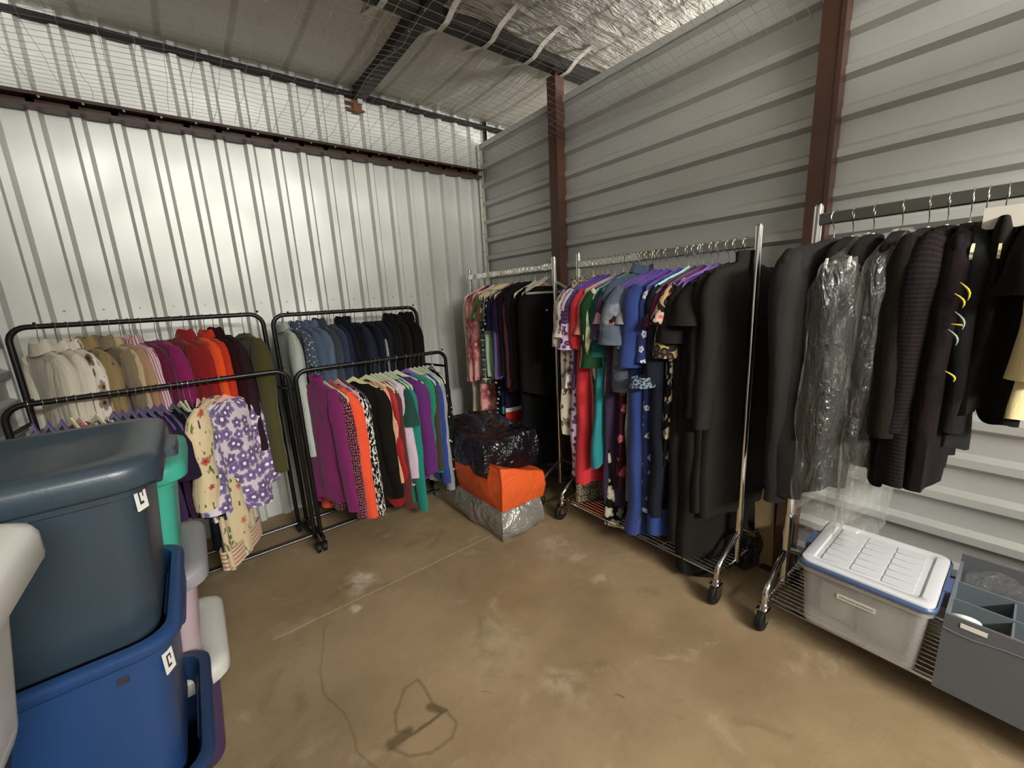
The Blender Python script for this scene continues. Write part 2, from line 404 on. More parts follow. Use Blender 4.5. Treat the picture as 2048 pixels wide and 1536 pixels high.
# girt across the back wall: open C section
g = MB(); prof = [(-.022, 2.54), (-.098, 2.54), (-.098, 2.525), (-.092, 2.525), (-.092, 2.532), (-.030, 2.532), (-.030, 2.482), (-.092, 2.482), (-.092, 2.489), (-.098, 2.489), (-.098, 2.474), (-.022, 2.474)]
g.loft([[(x, y, z) for y, z in prof] for x in (-3.05, -.06)], True, True)
girt = struct('steel_girt', g, M['brown'])
for k in range(19):
    q = MB().tube([(-2.95+.1524*k, -.098, 2.518), (-2.95+.1524*k, -.103, 2.518)], .006, 6); q.obj('screw', M['screw'], girt, 30)
for y0, y1 in ((-1.05, -.967), (-2.612, -2.535), (-4.2, -4.12)):
    c = MB().box((-.1, y0, 0), (-.0205, y1, 2.875 if y0 > -2 else 2.95)).box((-.104, y0-.004, 0), (-.094, y0+.012, 2.86))
    post = struct('steel_post', c, M['brown'])
    q = MB().box((-.125, y0-.05, 0), (-.0215, y1+.05, .008)); q.obj('base_plate', M['brown'], post, None)
# front of the unit (behind the camera): door head and jambs; corridor wall opposite
struct('wall_front', MB().box((-3.1, -4.56, 2.185), (.05, -4.5, 2.40)).box((-3.1, -4.56, 0), (-2.8, -4.5, 2.185)).box((-.35, -4.56, 0), (.05, -4.5, 2.185)), M['wall_b'])
struct('wall_corridor', MB().box((-4.5, -8.0, 0), (3, -7.95, 3)), M['wall_b'])

# wire mesh stretched over the unit
m = MB(); rnd = random.Random(3)
def sag(x, y):
    e = .03*noise.noise((x*1.3, y*1.7, 5)) + .012*noise.noise((x*6, y*5, 2))
    edge = max(0, 1-abs(x)/.35); far = min(1, max(0, -y-.1)/.5)
    return 2.556 + (e - .075*edge*far)*min(1, .25+far)
for k in range(86):
    y = -.10-.0508*k
    m.tube([(-2.985+2.945*i/24, y+.004*noise.noise((i, k, 1)), sag(-2.985+2.945*i/24, y)) for i in range(25)], .00095, 3, cap=False)
for k in range(29):
    x = -2.96+.1016*k
    m.tube([(x+.02*noise.noise((k*3, i*.35, 9)), -.08-4.3*i/44, sag(x, -.08-4.3*i/44)+.0015) for i in range(45)], .00095, 3, cap=False)
mesh_o = m.obj('wire_mesh', M['wire'], None, None); tag(mesh_o, 'sagging galvanised wire mesh stretched across the unit below the roof', 'wire mesh', kind='stuff')

# ------------------------------------------------------------------ racks
def black_rack(x0r, x1r, x0f, x1f, zr, zf, label):
    yr, yf = -.39, -.655
    t = thing('clothes_rack', label, 'clothes rack', ((x0f+x1f)/2, -.52, 0)); ox, oy = (x0f+x1f)/2, -.52
    def L(p): return (p[0]-ox, p[1]-oy, p[2])
    for x0, x1, y, z, nm in ((x0r, x1r, yr, zr, 'rear_frame'), (x0f, x1f, yf, zf, 'front_frame')):
        R = .065; path = [(x0, y, .09), (x0, y, z-R)] + arc_pts((x0+R, y, z-R), R, 180, 90, 6)[1:] + arc_pts((x1-R, y, z-R), R, 90, 0, 6) + [(x1, y, .09)]
        q = MB(); q.tube([L(p) for p in path], .0125, 10); q.obj(nm, M['black'], t)
        for x, z2 in ((x0+.03, z+.0), (x1-.08, z+.012)):
            q = MB(); q.tube([L((x+.06, y, z+.008)), L((x+.06, y, z+.02))], .006, 6); q.obj('end_stop', M['black'], t)
    for x in (x0f, x1f):
        xr = x0r if x == x0f else x1r
        q = MB(); q.tube([L((x, yf, 1.0)), L((xr, yr, 1.0))], .009, 8); q.obj('side_bracket', M['black'], t)
        q = MB(); q.tube([L((xr, yr+.03, .085)), L((xr, yr-.02, .085)), L((x, yf+.02, .085)), L((x, yf-.06, .085))], .013, 8); q.obj('base_bar', M['black'], t)
        for xx, y in ((x, yf-.055), (xr, yr+.03)):
            c = MB(); c.tube([L((xx, y, .085)), L((xx, y, .055))], .008, 8); c.box(L((xx-.016, y-.012, .03)), L((xx-.011, y+.012, .06))); c.box(L((xx+.011, y-.012, .03)), L((xx+.016, y+.012, .06)))
            co = c.obj('caster', M['black'], t)
            w = MB(); w.tube([L((xx-.010, y, .028)), L((xx+.010, y, .028))], .028, 16); w.obj('wheel', M['rubber'], co)
    for y, x0, x1 in ((yf+.02, x0f, x1f), (yr-.02, x0r, x1r)):
        q = MB(); q.tube([L((x0, y, .085)), L((x1, y, .085))], .0085, 8); q.obj('floor_bar', M['black'], t)
    return t
black_rack(-2.905, -1.915, -2.92, -1.872, 1.435, 1.12, 'black two-rail clothes rack on the left, behind the blue totes')
black_rack(-1.866, -.935, -1.838, -.872, 1.42, 1.105, 'black two-rail clothes rack by the corner, right of the other black one')

def chrome_rack(y0, y1, label, zt=1.69, zb=1.63, rail=M['chrome']):
    X = -.33; t = thing('garment_rack', label, 'garment rack', (X, (y0+y1)/2, 0)); oy = (y0+y1)/2
    def L(x, y, z): return (x, y-oy, z)
    q = MB(); q.loft([[L(x, y, zb+z) for x, z in ((-.011, -.021), (.011, -.021), (.0135, -.017), (.0135, .017), (.011, .021), (-.011, .021), (-.0135, .017), (-.0135, -.017))] for y in (y0-.006, y1+.006)], True, True); q.obj('hanging_rail', rail, t, 30)
    for y in (y0, y1):
        q = MB(); q.tube([L(0, y, .12), L(0, y, zt)], .0155, 12)
        up = q.obj('upright', M['chrome'], t)
        q = MB(); q.tube([L(0, y, .27), L(0, y, .46)], .0185, 12); q.obj('collar', M['chrome'], t)
        q = MB(); q.tube([L(0, y, zt), L(0, y, zt+.006)], .0125, 12); q.obj('end_cap', M['darkchrome'], t)
        for s in (-1, 1):
            q = MB(); q.tube([L(0, y, .285), L(s*.05, y, .262), L(s*.165, y, .195), L(s*.19, y, .175), L(s*.198, y, .15), L(s*.198, y, .112)], .0135, 10)
            q.obj('leg', M['chrome'], t)
            c = MB(); c.tube([L(s*.198, y, .118), L(s*.198, y, .098)], .019, 12)
            c.box(L(s*.198-.030, y-.020, .045), L(s*.198+.018, y-.016, .102)); c.box(L(s*.198-.030, y+.016, .045), L(s*.198+.018, y+.020, .102)); c.box(L(s*.198-.030, y-.020, .097), L(s*.198+.018, y+.020, .102))
            co = c.obj('caster', M['chrome'], t)
            w = MB(); w.loft([[L(s*.198-.012+r*math.cos(2*PI*k/20), y+yy, .05+r*math.sin(2*PI*k/20)) for k in range(20)] for yy, r in ((-.014, .03), (-.014, .044), (-.009, .05), (.009, .05), (.014, .044), (.014, .03))], True, True)
            w.obj('wheel', M['rubber'], co)
        q = MB(); q.tube([L(-.19, y, .128), L(.19, y, .128)], .008, 8); q.obj('end_bar', M['chrome'], t)
    for x in (-.185, .185):
        q = MB(); q.tube([L(x, y0, .135), L(x, y1, .135)], .007, 8); q.obj('shelf_rail', M['chrome'], t)
    for k in range(14):
        x = -.17+.34*k/13
        q = MB(); q.tube([L(x, y0, .137), L(x, y1, .137)], .0022, 5); q.obj('shelf_wire', M['chrome'], t)
    for k in range(5):
        y = y0+(y1-y0)*(k+.5)/5
        q = MB(); q.tube([L(-.185, y, .132), L(.185, y, .132)], .003, 5); q.obj('cross_wire', M['chrome'], t)
    return t
chrome_rack(-.20, -1.225, 'chrome rolling garment rack in the corner, behind the stacked bags', 1.69, 1.635)
chrome_rack(-1.44, -2.452, 'long chrome rolling rack of dresses between the two brown posts', 1.688, 1.625)
chrome_rack(-2.655, -3.75, 'nearest chrome rolling rack, holding clear bin on its shelf', 1.725, 1.676, M['darkchrome'])

# ------------------------------------------------------------------ hangers
HC = {'purple': ('#4c2f86', 'purple velvet'), 'violet': ('#7a52b4', 'light purple velvet'), 'plum': ('#4a1d4f', 'dark plum velvet'), 'black': ('#141214', 'black'),
      'pink': ('#e8b5ac', 'pink velvet'), 'mint': ('#cdd6b4', 'pale green velvet'), 'yellow': ('#ddd79a', 'pale yellow velvet'), 'green': ('#86a37c', 'sage green velvet'),
      'white': ('#dad8d0', 'white'), 'cream': ('#e4d9b4', 'cream'), 'red': ('#b83a3a', 'red velvet'), 'beige': ('#cdbd9c', 'beige velvet'), 'grey': ('#9a988c', 'grey velvet'), 'aqua': ('#8fd6bd', 'aqua plastic'), 'wire': ('#c9c8c4', 'thin wire')}
hm = {}; hook_me = {}; arms_me = {}
HOOKM = simple('hanger_hook_steel', '#c9c4b6', .2, 1.0)
def hanger(bx, by, bz, rz, hc, label, rad, group, dr=0):
    key = (round(rad, 3), dr)
    if key not in hook_me:
        r = rad+.003
        pts = [(r*math.cos(math.radians(a))*.95, 0, r*math.sin(math.radians(a))) for a in range(200, -61, -20)]
        pts += [(.004, 0, -r-.008), (0, 0, -r-.02), (0, 0, -.072-dr)]
        hook_me[key] = MB().tube(pts, .0016, 6).mesh('hook', HOOKM)
    if hc not in arms_me:
        mt = simple('hanger_'+hc, HC[hc][0], .75 if hc not in ('white', 'cream', 'aqua', 'wire') else .4, 0, .3, 0, 0, 0, Sheen_Weight=.3)
        a = MB()
        if hc == 'wire':
            a.tube([(-.2, 0, -.16), (0, 0, -.075), (.2, 0, -.16), (.195, 0, -.168), (-.195, 0, -.168), (-.2, 0, -.16)], .0016, 6)
        else:
            up = [(.188*s, 0, -.072 - .012*min(1, abs(s)*6) - .068*abs(s)**1.35) for s in [-1+.1*k for k in range(21)]]
            a.tube(up, .0115, 8, sq=(.36, 1.0)) if False else None
            rings = []
            for x, _, z in up:
                h = .012 if abs(x) < .05 else .009
                rings.append([(x, -.003, z-h), (x, .003, z-h), (x, .0035, z), (x, .003, z+h), (x, -.003, z+h), (x, -.0035, z)])
            a.loft(rings, True, True)
            lo = [(-.188, -.151), (-.194, -.164), (-.184, -.175), (-.16, -.174), (0, -.172), (.16, -.174), (.184, -.175), (.194, -.164), (.188, -.151)]
            a.loft([[(x, -.003, z-.006), (x, .003, z-.006), (x, .003, z+.006), (x, -.003, z+.006)] for x, z in lo], True, True)
            a.loft([[(.007*math.cos(k*PI/4), .0045*math.sin(k*PI/4), z) for k in range(8)] for z in (-.062, -.09)], True, True)
        arms_me[hc] = a.mesh('hanger_arms', mt)
    t = thing('clothes_hanger', label, 'hanger', (bx, by, bz), rz, group)
    link('hook', hook_me[key], t); link('hanger_arms', arms_me[hc], t, (0, 0, -dr))
    return t

# ------------------------------------------------------------------ garments
def lerp(a, b, t): return a+(b-a)*t
def interp(tab, t):
    for (t0, *a), (t1, *b) in zip(tab, tab[1:]):
        if t <= t1: return [lerp(x, y, max(0, (t-t0)/(t1-t0))) for x, y in zip(a, b)]
    return tab[-1][1:]
def body_mesh(L, Wd, d, hem, seed, waist=.9, shoulder=True, fold=1.0, hemwave=.012, drop=.0, nk=.055):
    """lofted torso/dress: top of neck at z=0, hem at z=-L"""
    r = random.Random(seed); n = 36
    tab = [(0, nk, .018), (.006, nk+.012, .021), (.018, max(nk+.03, Wd*.60), .019), (.036, Wd*.86, .016), (.052, Wd*.97, d*.7), (.075, Wd+.002, d*.9), (.10, Wd+.004, d), (.17, Wd*.96, d*1.05), (.30, Wd*waist, d*1.05),
           (max(.45, L*.55), lerp(Wd*waist, hem, .5), d*1.08), (L, hem, d*1.15)] if shoulder else [(0, Wd*.93, .012), (.02, Wd*.95, d*.7), (.25, Wd, d), (L, hem, d*1.15)]
    if L < .5 and shoulder: tab = tab[:8]+[(max(L, .31), hem, d*1.1)]
    zs = [0, .006, .014, .026, .04, .056, .075, .095, .12, .16, .21, .27]; k = max(6, int((L-.27)/.045)); zs += [.27+(L-.27)*(i+1)/k for i in range(k)]
    if not shoulder: zs = [L*i/18 for i in range(19)]
    ph = [r.uniform(0, 6.28) for _ in range(6)]; kx = [r.uniform(16, 30), r.uniform(34, 60)]
    lean = r.uniform(-.018, .018); rings = []
    for z in zs:
        w, dd = interp(tab, z); t = z/L; ring = []
        A = (.002+.012*min(1, max(0, t-.05)*1.3))*fold
        for j in range(n):
            a = 2*PI*j/n; ca, sa = math.cos(a), math.sin(a)
            x = w*math.copysign(abs(ca)**.75, ca); y = dd*math.copysign(abs(sa)**.6, sa)
            if z > .06 or not shoulder:
                f = A*(math.sin(kx[0]*x+ph[0]+1.5*t)+.6*math.sin(kx[1]*x+ph[1]-2*t)) + .5*A*math.sin(kx[1]*.8*x+ph[2])*(1 if sa > 0 else -1)
                y += f; x += .006*fold*math.sin(14*z+ph[3]+(1 if ca > 0 else 2.5))*t + .006*noise.noise((x*9, z*6, seed))*t
                y += .012*noise.noise((x*7, z*5, seed+.3))*fold*min(1, t*3)
            zz = -z + (hemwave*math.sin(9*x/Wd*.5+ph[4])+.4*hemwave*math.sin(31*x+ph[5]))*max(0, t-.6)*2.5
            ring.append((x+lean*t*t, y+lean*.5*t, zz - drop*max(0, t-.5)*2*(x/Wd)))
        rings.append(ring)
    wm = (Wd+hem)/2; cum = [0.0]
    pt = lambda j: (wm*math.copysign(abs(math.cos(2*PI*j/n))**.75, math.cos(2*PI*j/n)), d*math.copysign(abs(math.sin(2*PI*j/n))**.6, math.sin(2*PI*j/n)))
    for j in range(n): cum.append(cum[-1]+math.dist(pt(j), pt(j+1)))
    m = MB(); m.loft(rings, False, False, True, uv=lambda i, j: (cum[j], -zs[i]))
    return m
def sleeve_mesh(side, L, Wd, r0, r1, seed, flare=0, out=.0, thick=.45, zt=.062):
    r = random.Random(seed); n = 16; K = max(8, int((L+.05)/.04)); rings = []; ph = [r.uniform(0, 6.28) for _ in range(4)]
    sw = r.uniform(-.02, .02); S_ = L+.05; x, z, s = Wd-.062, -.052, 0.0; ds = S_/K; zs = []
    for i in range(K+1):
        t = i/K; s = S_*t
        ang = math.radians(-38 - 50*min(1, s/.11) + (8 if s > .1 else 0)*out*10)
        if i: x += math.cos(ang)*ds; z += math.sin(ang)*ds
        rad = lerp(r0, r1, t**.8) + flare*max(0, t-.6)*.05
        rad *= min(1, .62+4.5*s)
        e1 = (-math.sin(ang), math.cos(ang)); ring = []
        for j in range(n):
            a = 2*PI*j/n
            q = rad*(1+.05*math.sin(3*a+ph[0]+5*t)+.05*math.sin(2*a+ph[1]-8*t)+.035*math.sin(s*38+ph[2]+a))
            u = q*math.cos(a)
            wob = .004*math.sin(6*s+ph[3])
            ring.append(((x+u*e1[0]+wob)*side, q*math.sin(a)*thick*1.3+sw*t+.008*noise.noise((s*6, seed, 1)), z+u*e1[1]))
        rings.append(ring if side > 0 else ring[::-1]); zs.append(z)
    return MB().loft(rings, True, False, True, uv=lambda i, j: (j/n*6*r0+1.3*side, zs[i]))
def collar_mesh(kind, seed, d):
    n = 24; rings = []
    if kind == 'turtle': lv = [(-.004, .056, .022), (.02, .052, .022), (.045, .054, .024), (.048, .050, .02), (.03, .046, .018)]
    elif kind == 'coat': lv = [(.002, .058, .022), (.036, .056, .024), (.040, .060, .028), (.02, .072, .034), (-.016, .086, .038), (-.018, .083, .034)]
    elif kind == 'shirt': lv = [(-.002, .056, .02), (.026, .054, .021), (.031, .058, .024), (.012, .070, .03), (-.012, .080, .032), (-.014, .077, .028)]
    else: lv = [(-.014, .071, .027), (-.004, .060, .026), (.001, .055, .023), (-.006, .052, .02)]
    for z, w, dd in lv:
        rings.append([(w*math.copysign(abs(math.cos(2*PI*j/n))**.85, math.cos(2*PI*j/n)), dd*math.sin(2*PI*j/n), z + (.012*math.cos(2*PI*j/n)**2 if kind in ('coat', 'shirt') else 0) - .01*max(0, -math.sin(2*PI*j/n))) for j in range(n)])
    return MB().loft(rings, uv=lambda i, j: (j/n*.3, -i*.015+2))

SEED = [100]
def garment(rack, b, name, cat, label, short, mat, hem, W=.19, d=.018, sl='long', sll=None, tw=0, hc='purple', col='band', hemw=None, waist=.9, fold=1.0, extra=None, sm=None, hook=None, drop=0, hang=True, rs=None, hemwave=.012, out=0, nk=.055):
    SEED[0] += 1; sd = SEED[0]
    R = RACKS[rack]; bz = R['z']; ht = math.radians(tw)
    if R['axis'] == 'x': loc = (b, R['p'], bz); rz = ht-PI/2
    else: loc = (R['p'], b, bz); rz = PI-ht
    if hang: hanger(*loc, rz, hc, '%s hanger holding the %s' % (HC[hc][1], short), R['rad'], 'hangers on '+R['short'], R['dr'])
    topz = bz-.068-R['dr']-((.046 if rack == 'R2' else .036) if nk >= .095 else .022 if nk >= .07 else 0)
    t = thing(name, label, cat, (loc[0], loc[1], topz), rz, 'clothes hung on '+R['short'])
    L = topz-hem
    hw = hemw if hemw is not None else W*.92
    body_mesh(L, W, d, hw, sd, waist, sl != 'skirt', fold, hemwave, drop, nk).obj('garment_body', mat, t, 60)
    if sl in ('long', 'short', 'half', 'cap'):
        ln = sll or {'long': .56, 'short': .2, 'half': .34, 'cap': .12}[sl]
        r0, r1, fl = {'long': (.056, .042, 0), 'short': (.062, .072, 1), 'half': (.058, .056, .5), 'cap': (.06, .07, 1)}[sl]
        if rs: r0, r1 = r0*rs, r1*rs
        for s in (1, -1):
            sleeve_mesh(s, ln, W, r0, r1, sd*3+s, fl, out, min(.62, .30+d*9)).obj('sleeve', sm or mat, t, 60)
    if col and sl != 'skirt' and nk < .07: collar_mesh(col, sd, d).obj('collar', mat, t, 60)
    if extra: extra(t, L, W, d)
    return t
RACKS = {
 'BLr': dict(dr=0.04, axis='x', p=-.39, z=1.435, rad=.0125, short='the back rail of the left black rack'),
 'BLf': dict(dr=0.022, axis='x', p=-.655, z=1.12, rad=.0125, short='the front rail of the left black rack'),
 'BRr': dict(dr=0.012, axis='x', p=-.39, z=1.42, rad=.0125, short='the back rail of the right black rack'),
 'BRf': dict(dr=0.018, axis='x', p=-.655, z=1.105, rad=.0125, short='the front rail of the right black rack'),
 'R1': dict(dr=0.015, axis='y', p=-.33, z=1.635, rad=.022, short='the corner chrome rack'),
 'R2': dict(dr=0.009, axis='y', p=-.33, z=1.625, rad=.022, short='the middle chrome rack'),
 'R3': dict(dr=0.01, axis='y', p=-.33, z=1.676, rad=.022, short='the nearest chrome rack'),
}
def buttons(n, z0, dz, mat, y=-1):
    def f(t, L, W, d):
        for k in range(n):
            q = MB(); q.tube([(.0, y*(d+.012), -z0-dz*k), (.0, y*(d+.017), -z0-dz*k)], .006, 8); q.obj('button', mat, t)
    return f
def brooch(x, z, mat, y=-1):
    def f(t, L, W, d):
        q = MB(); q.loft([[(x+.011*s*math.cos(k*PI/5)*(1 if k % 2 else .6), y*(d+.014+e), -z+.011*s*math.sin(k*PI/5)*(1 if k % 2 else .6)) for k in range(10)] for s, e in ((1, 0), (.6, .006), (.1, .008))], True, True); q.obj('brooch', mat, t)
    return f
M['button'] = simple('pearl_button', '#d8d4c8', .3); M['gold'] = simple('gold_stud', '#d5d2c0', .25, .8)
F = fabric
# ================================================================== garments, rail by rail
# ---- back rail of the left black rack (left to right)
G = garment
den = lambda n, c, v=.2: F(n, c, var=v, rough=.9, bump=.5)
mt = F('cream_quilt', '#d2cbbb', bump=.8)
G('BLr', -2.815, 'jacket', 'jacket', 'cream quilted jacket, leftmost on the back rail of the left black rack', 'leftmost cream jacket', mt, .66, d=.026, tw=30, col='coat', hc='plum', sl='long', rs=1.1)
mt = F('ivory_denim', '#d6cfc0', bump=.6)
G('BLr', -2.757, 'jacket', 'jacket', 'ivory denim jacket beside the cream quilted one', 'ivory denim jacket', mt, .68, d=.024, tw=30, col='shirt', hc='white')
mt = F('brown_floral', '#ddd5c8', 'flowers', ('#4d342b', '#2c1d17', '#7a6254', '#6b5a45'), p=dict(scale=9, R=.28, dens=.75))
G('BLr', -2.715, 'blouse', 'blouse', 'cream blouse with dark brown flowers between the ivory and tan jackets', 'brown-flowered cream blouse', mt, .70, d=.016, tw=28, col='shirt', hc='beige')
mt = F('tan_linen', '#8f7a54')
G('BLr', -2.668, 'blazer', 'jacket', 'plain tan linen blazer left of the khaki corduroy coat', 'tan linen blazer', mt, .66, d=.02, tw=30, col='coat')
mt = F('khaki_corduroy', '#8b7d66', 'stripes', ('#7b6e58',), p=dict(period=.008), bump=.7)
G('BLr', -2.607, 'coat', 'coat', 'khaki corduroy coat with turned-down collar on the left black rack', 'khaki corduroy coat', mt, .62, d=.024, tw=36, col='coat', hc='plum', rs=1.15)
mt = F('sand_cargo', '#b7a684')
G('BLr', -2.575, 'shirt', 'shirt', 'sand coloured cargo shirt with pocket, right of the corduroy coat', 'sand cargo shirt', mt, .68, d=.015, tw=30, col='shirt', hc='beige', extra=buttons(5, .06, .09, M['button']))
mt = F('dusty_tan', '#a68468')
G('BLr', -2.537, 'blouse', 'blouse', 'dusty rose-tan blouse left of the candy-striped shirt', 'dusty tan blouse', mt, .68, d=.017, tw=28, col='band')
mt = F('candy_stripe', '#d9c9cc', 'stripes', ('#a7596f',), p=dict(period=.017, duty=.42))
G('BLr', -2.500, 'shirt', 'shirt', 'pink and white striped shirt on the left black rack', 'pink-striped shirt', mt, .64, d=.018, tw=28, col='shirt', hc='black')
mt = F('wine_knit', '#5c1136')
G('BLr', -2.458, 'cardigan', 'cardigan', 'dark wine cardigan right of the pink-striped shirt', 'dark wine cardigan', mt, .64, d=.018, tw=24, hc='plum')
mt = F('magenta_jersey', '#85195a')
G('BLr', -2.404, 'jacket', 'jacket', 'bright magenta jacket on the back rail of the left black rack', 'bright magenta jacket', mt, .62, d=.024, tw=28, col='band', hc='plum')
mt = F('crimson', '#7f1319')
G('BLr', -2.335, 'cardigan', 'cardigan', 'crimson cardigan hung on the thick black hanger', 'crimson cardigan', mt, .64, d=.024, tw=26, hc='black', col='band')
mt = F('brick_red', '#8d1a18')
G('BLr', -2.286, 'jacket', 'jacket', 'brick red jacket with a small collar left of the orange blazer', 'brick red jacket', mt, .62, d=.022, tw=25, col='coat', hc='red')
mt = F('vivid_orange', '#e2501c')
G('BLr', -2.234, 'blazer', 'jacket', 'vivid orange blazer on the left black rack', 'vivid orange blazer', mt, .60, d=.024, tw=24, col='band')
mt = F('tomato', '#c23116')
G('BLr', -2.196, 'jacket', 'jacket', 'tomato red jacket tucked behind the orange blazer', 'tomato red jacket', mt, .62, d=.02, tw=22, col='shirt')
mt = F('maroon_wool', '#2b0f10')
G('BLr', -2.155, 'cardigan', 'cardigan', 'very dark maroon cardigan right of the tomato red jacket', 'very dark maroon cardigan', mt, .56, d=.018, tw=18, col='coat', hc='plum')
mt = F('plum_wool', '#2c1a22')
G('BLr', -2.112, 'coat', 'coat', 'blackish plum coat left of the long olive coat', 'blackish plum coat', mt, .50, d=.026, tw=18, col='band', hc='plum')
mt = F('olive_twill', '#45401f')
G('BLr', -2.018, 'coat', 'coat', 'long olive green coat at the right end of the left black rack', 'long olive coat', mt, .50, W=.20, d=.034, tw=16, col='band', hc='black', sll=.70, rs=1.1)

# ---- front rail of the left black rack
wh = F('white_jersey', '#c9c4be'); nv = F('navy_jersey', '#1c2336'); pk = F('coral_pink', '#c77a72'); dp = F('aubergine_jersey', '#2c1b38')
G('BLf', -2.848, 'blouse', 'blouse', 'white blouse at the far left of the lower rail, above the slate tote', 'far-left white blouse', wh, .55, tw=20, sl='short', nk=.1)
G('BLf', -2.805, 'blouse', 'blouse', 'blue-grey blouse second from the left on the lower rail', 'blue-grey blouse', F('bluegrey', '#49536b'), .5, tw=20, sl='short', nk=.1)
G('BLf', -2.765, 'blouse', 'blouse', 'pale lace-edged blouse third from the left on the lower rail', 'pale lace-edged blouse', F('white_lace', '#c9c5c0', 'lace', ('#8d8a88',)), .5, tw=20, sl='short', nk=.1)
G('BLf', -2.735, 'blouse', 'blouse', 'coral pink blouse on the pale yellow hanger behind the slate tote', 'coral pink blouse', pk, .5, tw=22, sl='short', hc='yellow', nk=.1)
G('BLf', -2.708, 'blouse', 'blouse', 'raspberry blouse on the pink hanger behind the slate tote', 'raspberry blouse', F('raspberry', '#a13c54'), .5, tw=22, sl='short', hc='pink', nk=.08)
G('BLf', -2.655, 'blouse', 'blouse', 'deep blue blouse on a yellow hanger behind the slate tote', 'deep blue blouse', F('deep_blue', '#1e3160'), .5, tw=24, sl='short', hc='yellow', nk=.1)
for k, (b, c, nm) in enumerate([(-2.600, '#3c2450', 'violet'), (-2.570, '#2c2440', 'indigo'), (-2.540, '#41204a', 'plum'), (-2.512, '#241b35', 'midnight purple'), (-2.484, '#33204a', 'grape'), (-2.456, '#2b1a30', 'dark mulberry'), (-2.430, '#1f1c2c', 'ink blue')]):
    G('BLf', b, 'blouse', 'blouse', '%s blouse, number %d of the purple-hanger row behind the slate tote lid' % (nm, k+1), nm+' blouse', F('row_%d' % k, c), .5, tw=20, sl='short', d=.013, nk=.1)
G('BLf', -2.384, 'top', 'top', 'black top right of the purple-hanger row on the lower rail', 'plain black top', F('black_jersey', '#131216'), .45, tw=18, sl='none', hc='black', nk=.1, W=.165)
G('BLf', -2.358, 'top', 'top', 'dark navy top on the first pale green hanger above the teal tote', 'dark navy top', nv, .45, tw=18, sl='none', hc='mint', d=.013, W=.165, nk=.1)
G('BLf', -2.338, 'top', 'top', 'charcoal blue top on the second pale green hanger above the teal tote', 'charcoal blue top', F('charcoal_blue', '#262b35'), .42, tw=10, sl='none', W=.16, hc='mint', d=.014, nk=.1)
G('BLf', -2.315, 'dress', 'dress', 'ink navy dress hanging between the teal tote and the black top', 'ink navy dress', F('ink_navy', '#14202f'), .22, tw=4, sl='none', W=.17, hc='plum', d=.016, nk=.1)
G('BLf', -2.289, 'top', 'top', 'black top edged in pink on the left pink hanger', 'pink-edged black top', F('black_pinkedge', '#121014', 'bands', ('#b0667a',), p=dict(bands=[(-.62, -.42, 0)])), .42, tw=-10, sl='none', hc='pink', d=.014, W=.165, nk=.08)
G('BLf', -2.264, 'top', 'top', 'black satin top on the right pink hanger beside the cream floral tunic', 'black satin top', F('black_satin', '#0f0d12', rough=.5), .45, tw=-16, sl='none', hc='pink', d=.014, W=.16, nk=.08)
mt = F('cream_red_floral', '#cdbb96', 'flowers', ('#a33c33', '#7a2a22', '#b9695a', '#556b3a'), p=dict(scale=10, R=.20, dens=.42, warp=.02))
trim_m = F('tunic_trim', '#b98a6e', 'stripes', ('#e0cdb4',), p=dict(axis=1, period=.022, duty=.45))
def tunic_trim(t, L, W, d):
    m = MB(); n = 28
    m.loft([[((W*.99+.004)*math.copysign(abs(math.cos(2*PI*j/n))**.75, math.cos(2*PI*j/n)), (d*1.35+.006)*math.copysign(abs(math.sin(2*PI*j/n))**.6, math.sin(2*PI*j/n)), -z) for j in range(n)] for z in (L-.10, L-.05, L+.004)], uv=lambda i, j: (j*.01, i*.05))
    m.obj('hem_border', trim_m, t, 60, label='brick and cream striped hem border')
G('BLf', -2.230, 'tunic', 'dress', 'cream tunic with red flowers and striped hem beside the lilac tote', 'red-flowered cream tunic', mt, .16, W=.185, d=.028, tw=-28, sl='half', sll=.42, hc='purple', hemw=.165, fold=1.3, rs=1.25, extra=tunic_trim)
mt = F('purple_poppy', '#cfc6cf', 'flowers', ('#574176', '#efe8ef', '#66508a'), p=dict(scale=15.5, R=.53, dens=1, rand=.72, shade=.18, warp=.007))
G('BLf', -2.178, 'blouse', 'blouse', 'white blouse printed with large purple flowers, facing the room', 'purple-flowered blouse', mt, .40, W=.195, d=.034, tw=-46, sl='half', sll=.44, hc='pink', nk=.085, hemw=.215, fold=1.5, drop=-.02, rs=1.2, hemwave=.02)

# ---- back rail of the right black rack
G('BRr', -1.815, 'jacket', 'jacket', 'very pale mint denim coat at the left end of the right black rack', 'pale mint denim coat', den('mint_denim', '#a9b3aa', .1), .58, d=.024, tw=8, col='shirt', hc='white', sll=.68)
mt = F('studded_denim', '#42505f', 'dots', ('#d7dadd',), p=dict(scale=34, r=.14, rand=.6, vary=.1))
G('BRr', -1.752, 'jacket', 'jacket', 'blue denim jacket dotted with silver studs', 'studded denim jacket', mt, .66, d=.022, tw=12, col='shirt', hc='black')
G('BRr', -1.710, 'jacket', 'jacket', 'mid-blue denim jacket with puckered shoulder, right of the studded one', 'puckered denim jacket', den('mid_denim', '#4a5a72'), .68, d=.02, tw=16, col='shirt', hc='plum')
G('BRr', -1.660, 'jacket', 'jacket', 'light blue denim jacket fourth from the left on the right black rack', 'light blue denim jacket', den('light_denim', '#56667e'), .66, d=.022, tw=16, col='shirt', hc='plum')
G('BRr', -1.612, 'jacket', 'jacket', 'worn grey-blue denim jacket with dark collar', 'worn grey denim jacket', den('grey_denim', '#353b46'), .66, d=.022, tw=14, col='coat', hc='black')
G('BRr', -1.556, 'jacket', 'jacket', 'indigo denim jacket on the white hanger', 'indigo denim jacket', den('indigo_denim', '#2e3650'), .66, d=.024, tw=12, col='band', hc='white')
